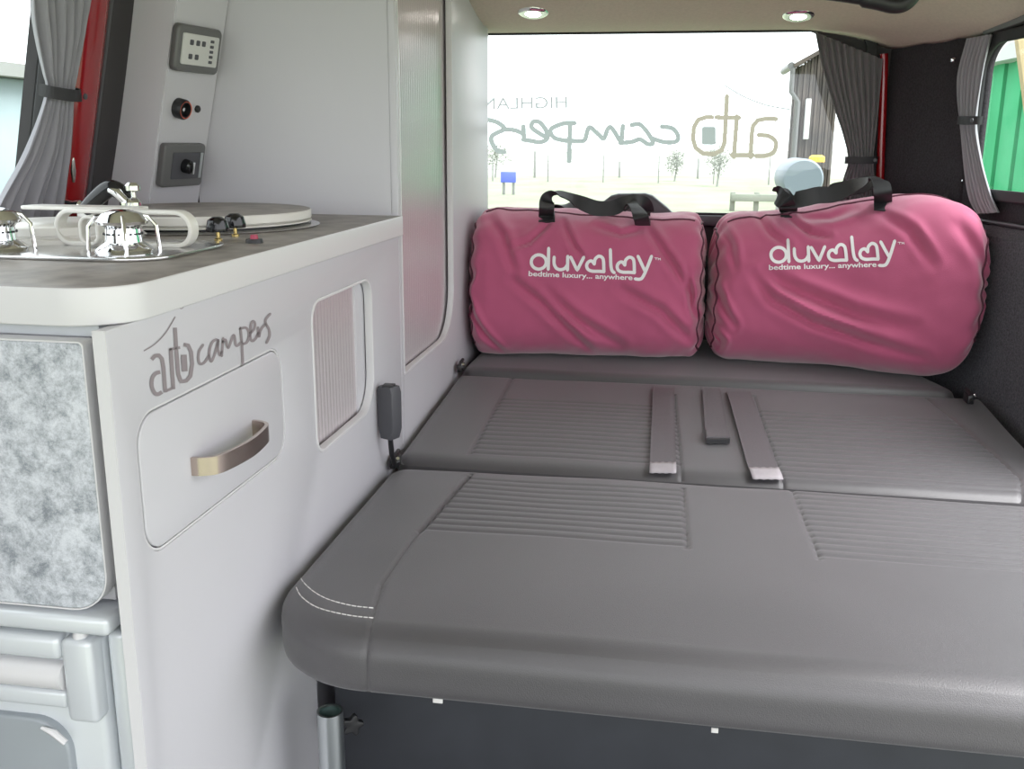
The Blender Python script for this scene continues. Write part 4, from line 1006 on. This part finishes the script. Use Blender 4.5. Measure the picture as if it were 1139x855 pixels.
pts = catmull([P(a, b, 1, ry) for a, b in ((860, -22), (905, -10), (945, -4), (975, 1), (993, 5), (1006, 3), (1016, -8), (1020, -26))], 8)
bm = bmesh.new(); tube(bm, pts, [.012]*20+[.016]*(len(pts)-20), 14); tag(obj('roof_rail', bm, m_black), 'curved black rail hanging under the headlining at the top', 'rail')
# ------------------------------------------------------------------ outside
def noisy_mat(name, a, b, sc): 
    m = mat(name, tuple((x+y)/2 for x, y in zip(a, b)), .95, noise_amt=.1, nscale=sc, detail=6); r = [x for x in m.node_tree.nodes if x.type == 'VALTORGB'][0]
    r.color_ramp.elements[0].color = (*a, 1); r.color_ramp.elements[1].color = (*b, 1); return m
m_grass = noisy_mat('pale_grass', (.17, .20, .125), (.25, .265, .19), .5)
m_wood = noisy_mat('weathered_timber', (.05, .045, .043), (.12, .095, .08), 2)
m_green = noisy_mat('green_painted_boards', (.03, .30, .12), (.07, .42, .20), 1.5)
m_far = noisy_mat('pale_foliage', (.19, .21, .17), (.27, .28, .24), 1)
m_post = mat('grey_posts', (.26, .26, .25), .9)
m_tank = mat('pale_blue_tank', (.17, .20, .23), .5); m_yel = mat('yellow_cap', (.85, .5, .03), .5); m_blue = mat('blue_board', (.10, .14, .55), .5)
m_bldg = mat('grey_building', (.30, .36, .38), .8, noise_amt=.1, nscale=2); m_beige = mat('beige_timber', (.48, .38, .22), .8); m_wall_l = mat('grey_render', (.55, .55, .55), .9)
GZ = -.5
m_field_haze = noisy_mat('far_field_haze', (.25, .255, .22), (.33, .33, .29), .3)  # distance haze put into the colour: far ground paler than the near grass
bm = bmesh.new(); 
N = 30; V = []
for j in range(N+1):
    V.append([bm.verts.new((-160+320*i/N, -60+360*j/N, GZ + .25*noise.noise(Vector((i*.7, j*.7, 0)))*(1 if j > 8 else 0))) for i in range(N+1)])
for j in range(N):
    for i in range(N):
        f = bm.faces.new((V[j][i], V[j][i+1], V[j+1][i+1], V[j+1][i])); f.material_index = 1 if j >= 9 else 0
struct(obj('ground', bm, [m_grass, m_field_haze]))
def D(px, dist): return P(px, 160, 1, dist).x
# timber shed
dS = 14
xa, xb = D(885, dS), D(927, dS); yl = dS+.9; W_ = xb-xa
zs_ = P(890, 72, 1, dS).z; rise = .35
q = thing('timber_shed', ((xa+xb)/2, dS, GZ), 'dark weathered timber shed with gutter seen through the rear window', 'shed')
bm = bmesh.new(); nb = 12
for i in range(nb):
    a = xa+W_*i/nb; box(bm, (a, dS-.02*(i % 2), GZ), (a+W_/nb-.006, dS+.1, zs_+rise*i/nb), .004, 1)
for i in range(5):
    a = dS+.1+.8*i/5; box(bm, (xa-.02*(i % 2), a, GZ), (xa+.1, a+.15, zs_), .004, 1)
box(bm, (xa+.1, dS+.1, GZ), (xb, yl, zs_)); obj('wall', bm, m_wood, q)
bm = bmesh.new(); v = [bm.verts.new(p) for p in ((xa-.12, dS-.12, zs_+.0), (xb+.1, dS-.12, zs_+rise+.05), (xb+.1, yl, zs_+rise+.05), (xa-.12, yl, zs_+.0))]; bm.faces.new(v)
o = obj('roof', bm, m_wood, q, False); s_ = o.modifiers.new('s', 'SOLIDIFY'); s_.thickness = .05
bm = bmesh.new(); tube(bm, [(xa-.14, dS-.1, zs_-.02), (xa-.14, yl, zs_-.02)], .05, 10); tube(bm, [(xa-.12, dS-.1, zs_-.05), (xa-.12, dS-.1, zs_-.35), (xa-.02, dS-.08, zs_-.48), (xa-.02, dS-.08, GZ)], .035, 10); obj('gutter', bm, m_bezel, q)
obj('pale_door_panel', bx((D(893, dS-.1), dS-.1, P(895, 155, 1, dS).z), (D(899, dS-.1), dS-.03, P(895, 110, 1, dS).z), .01), m_wall_l, q)
tD = 11; c = Vector((D(890.5, tD), tD, P(890, 198, 1, tD).z))
q = thing('water_tank', (c.x, c.y, GZ), 'pale blue round tank with yellow cap before the timber shed', 'tank')
lathe_o('drum', [(0, -.45), (.19, -.45), (.21, -.41), (.21, .41), (.19, .45), (0, .45)], c, (0, 1, 0), m_tank, q, 48)
for sx in (-.15, .15): obj('stand', bx((c.x+sx-.03, c.y-.35, GZ), (c.x+sx+.03, c.y+.35, c.z-.12), .01), m_post, q)
lathe_o('cap', [(0, 0), (.08, 0), (.08, .05), (.05, .07), (0, .07)], c+Vector((.14, -.3, .175)), (0, 0, 1), m_yel, q, 24)
# blue board on posts
bD = 30; q = thing('field_sign', (D(565, bD), bD, GZ), 'small blue sign board on posts in the field', 'sign')
obj('board', bx((D(557, bD), bD, P(560, 203, 1, bD).z), (D(574, bD), bD+.05, P(560, 191, 1, bD).z), .01), m_blue, q)
for a in (560, 571):
    obj('post', bx((D(a, bD)-.04, bD+.05, GZ), (D(a, bD)+.04, bD+.13, P(560, 195, 1, bD).z), .01), m_post, q)
# fence
fD = 40; q = thing('field_fence', (D(700, fD), fD, GZ), 'thin post and wire fence across the pale field', 'fence')
for a in range(548, 880, 62): obj('post', bx((D(a, fD)-.025, fD, GZ), (D(a, fD)+.025, fD+.05, GZ+1.1), .01), m_post, q)
bm = bmesh.new()
for z in (.5, .85, 1.2): tube(bm, [(D(520, fD), fD-.02, GZ+z), (D(905, fD), fD-.02, GZ+z)], .008, 6)
obj('wire', bm, m_post, q)
for px, hpx, dd in ((595, 168, 45), (690, 180, 45), (778, 176, 45)):
    q = tag(obj('slim_pole', bx((D(px, dd)-.05, dd, GZ), (D(px, dd)+.05, dd+.1, P(px, hpx, 1, dd).z), .01), m_post), 'slim pale pole in the field, %s' % {595: 'nearest the blue sign', 690: 'above the left bag', 778: 'above the gap between the bags'}[px], 'pole')
# green bench-like feeder
gD = 24; q = thing('wooden_rail', (D(835, gD), gD, GZ), 'low greenish timber rail with two posts left of the tank', 'rail')
obj('beam', bx((D(817, gD), gD, P(830, 224, 1, gD).z), (D(872, gD), gD+.1, P(830, 216, 1, gD).z), .01), m_far, q)
for a in (819, 846): obj('post', bx((D(a, gD)-.06, gD+.1, GZ), (D(a, gD)+.06, gD+.2, P(830, 214, 1, gD).z), .01), m_far, q)
# trees: trunk + many leaf clumps
def tree(px, dd, h_, r_, lab):
    x = D(px, dd); q = thing('bush', (x, dd, GZ), lab, 'bush', 'pale bushes in the field'); bm = bmesh.new(); tube(bm, [(x, dd, GZ), (x+.1, dd, GZ+h_*.6), (x, dd, GZ+h_*.9)], [.04, .03, .01], 8)
    for i in range(10):
        a = random.uniform(0, 6.28); z = GZ+h_*random.uniform(.3, .7); tube(bm, [(x, dd, z), (x+math.cos(a)*r_*.7, dd+math.sin(a)*r_*.7, z+r_*.5)], [.012, .005], 5)
    obj('trunk', bm, m_post, q); bm = bmesh.new()
    for i in range(900):
        v = Vector((random.gauss(0, 1), random.gauss(0, 1), random.gauss(0, 1))).normalized()*random.random()**.5; c = Vector((x+v.x*r_, dd+v.y*r_, GZ+h_*.6+v.z*h_*.4)); s = .05
        e = [Vector((random.uniform(-1, 1), random.uniform(-1, 1), random.uniform(-1, 1)))*s for _ in range(3)]; bm.faces.new([bm.verts.new(c+k_) for k_ in e])
    obj('foliage', bm, m_far, q, False)
tree(800, 38, 1.7, .5, 'pale round bush in the field left of the shed'); tree(752, 42, 1.4, .45, 'smaller pale bush above the gap between the bags'); tree(551, 45, 1.7, .8, 'wide pale bush behind the blue sign')
# green shed + render wall + post seen through right window
def side(px, py, d): 
    r = ray(px, py); r2 = r/ math.hypot(r.x, r.y); return CAM_P+r2*d
q = thing('green_shed', (4.2, 6.6, GZ), 'green boarded shed seen through the right side window', 'shed')
A0 = side(1075, 100, 6.5); B0 = side(1200, 100, 5.2); ax_ = (B0-A0); ax_.z = 0; LA = ax_.length; ax_.normalize(); nb_ = Vector((ax_.y, -ax_.x, 0)); zt_ = side(1130, 72, 6).z
bm = bmesh.new(); n = 26
for i in range(n):
    b = bmesh.new(); bmesh.ops.create_cube(b, size=1); w_ = LA*2.2/n; cc = A0+ax_*(w_*(i+.5)-.3); M4 = Matrix.Translation((cc.x, cc.y, (GZ+zt_)/2)) @ Matrix.Rotation(math.atan2(ax_.y, ax_.x), 4, 'Z')
    bmesh.ops.scale(b, vec=(w_*.9, .06+.03*(i % 2), zt_-GZ), verts=b.verts[:]); join(bm, b, M4)
b = bmesh.new(); bmesh.ops.create_cube(b, size=1); bmesh.ops.scale(b, vec=(LA*2.2, 2, zt_-GZ), verts=b.verts[:]); cc = A0+ax_*(LA*1.1-.3)-nb_*1.02 if (A0-nb_).length > A0.length else A0+ax_*(LA*1.1-.3)+nb_*1.02
join(bm, b, Matrix.Translation((cc.x, cc.y, (GZ+zt_)/2)) @ Matrix.Rotation(math.atan2(ax_.y, ax_.x), 4, 'Z')); obj('boarding', bm, m_green, q)
bm = bmesh.new(); b = bmesh.new(); bmesh.ops.create_cube(b, size=1); bmesh.ops.scale(b, vec=(LA*2.4, 2.3, .10), verts=b.verts[:]); join(bm, b, Matrix.Translation((cc.x, cc.y, zt_+.05)) @ Matrix.Rotation(math.atan2(ax_.y, ax_.x), 4, 'Z')); obj('white_fascia', bm, m_wall_l, q)
bm = bmesh.new(); b = bmesh.new(); bmesh.ops.create_cube(b, size=1); bmesh.ops.scale(b, vec=(LA*2.4, 2.3, .5), verts=b.verts[:]); join(bm, b, Matrix.Translation((cc.x, cc.y, zt_+.36)) @ Matrix.Rotation(math.atan2(ax_.y, ax_.x), 4, 'Z')); obj('roof', bm, m_bldg, q)
a = side(1134, 20, 3.2); b_ = side(1147, 120, 3.2); bm = bmesh.new(); d = (b_-a); e0 = a-d*.5; e1 = a+d*((GZ-a.z)/d.z); tube(bm, [e0, e1], .022, 4); tag(obj('timber_prop', bm, m_beige, None, False), 'leaning beige timber prop outside the right side window', 'post')
# grey building outside the left window
c = side(10, 102, 9); bm = bmesh.new(); box(bm, (c.x-6, c.y-2, GZ), (c.x+1.2, c.y+5, c.z), .02); q = thing('grey_building', (c.x-2, c.y, GZ), 'low grey building seen through the left side window', 'building'); obj('wall', bm, m_bldg, q)
bm = bmesh.new(); box(bm, (c.x-6.2, c.y-2.2, c.z), (c.x+1.3, c.y+5, c.z+.08)); obj('roof_edge', bm, m_post, q)
bm = bmesh.new(); 
for z in (.35, .5): box(bm, (c.x-6.0, c.y-2.06, c.z-z-.03), (c.x+1.26, c.y-1.9, c.z-z), .01)
obj('wall_rail', bm, m_post, q)
# ------------------------------------------------------------------ light
wd_ = bpy.data.worlds.new('overcast_sky'); bpy.context.scene.world = wd_; wd_.use_nodes = True; bg = wd_.node_tree.nodes['Background']
bg.inputs['Color'].default_value = (.94, .955, 1.0, 1); bg.inputs['Strength'].default_value = 2.85
sd = bpy.data.lights.new('sun', 'SUN'); sd.energy = 7.0; sd.angle = math.radians(40); so = bpy.data.objects.new('sun', sd); C.objects.link(so); so.rotation_euler = Vector((-.52, .16, -.85)).to_track_quat('-Z', 'Y').to_euler()
sc_ = bpy.context.scene; sc_.view_settings.view_transform = 'Standard'; sc_.view_settings.look = 'None'; sc_.view_settings.gamma = 1; sc_.view_settings.exposure = 0.15; sc_.view_settings.use_curve_mapping = False
sc_.cycles.max_bounces = 10; sc_.cycles.diffuse_bounces = 6; sc_.cycles.transparent_max_bounces = 16; sc_.cycles.use_denoising = True
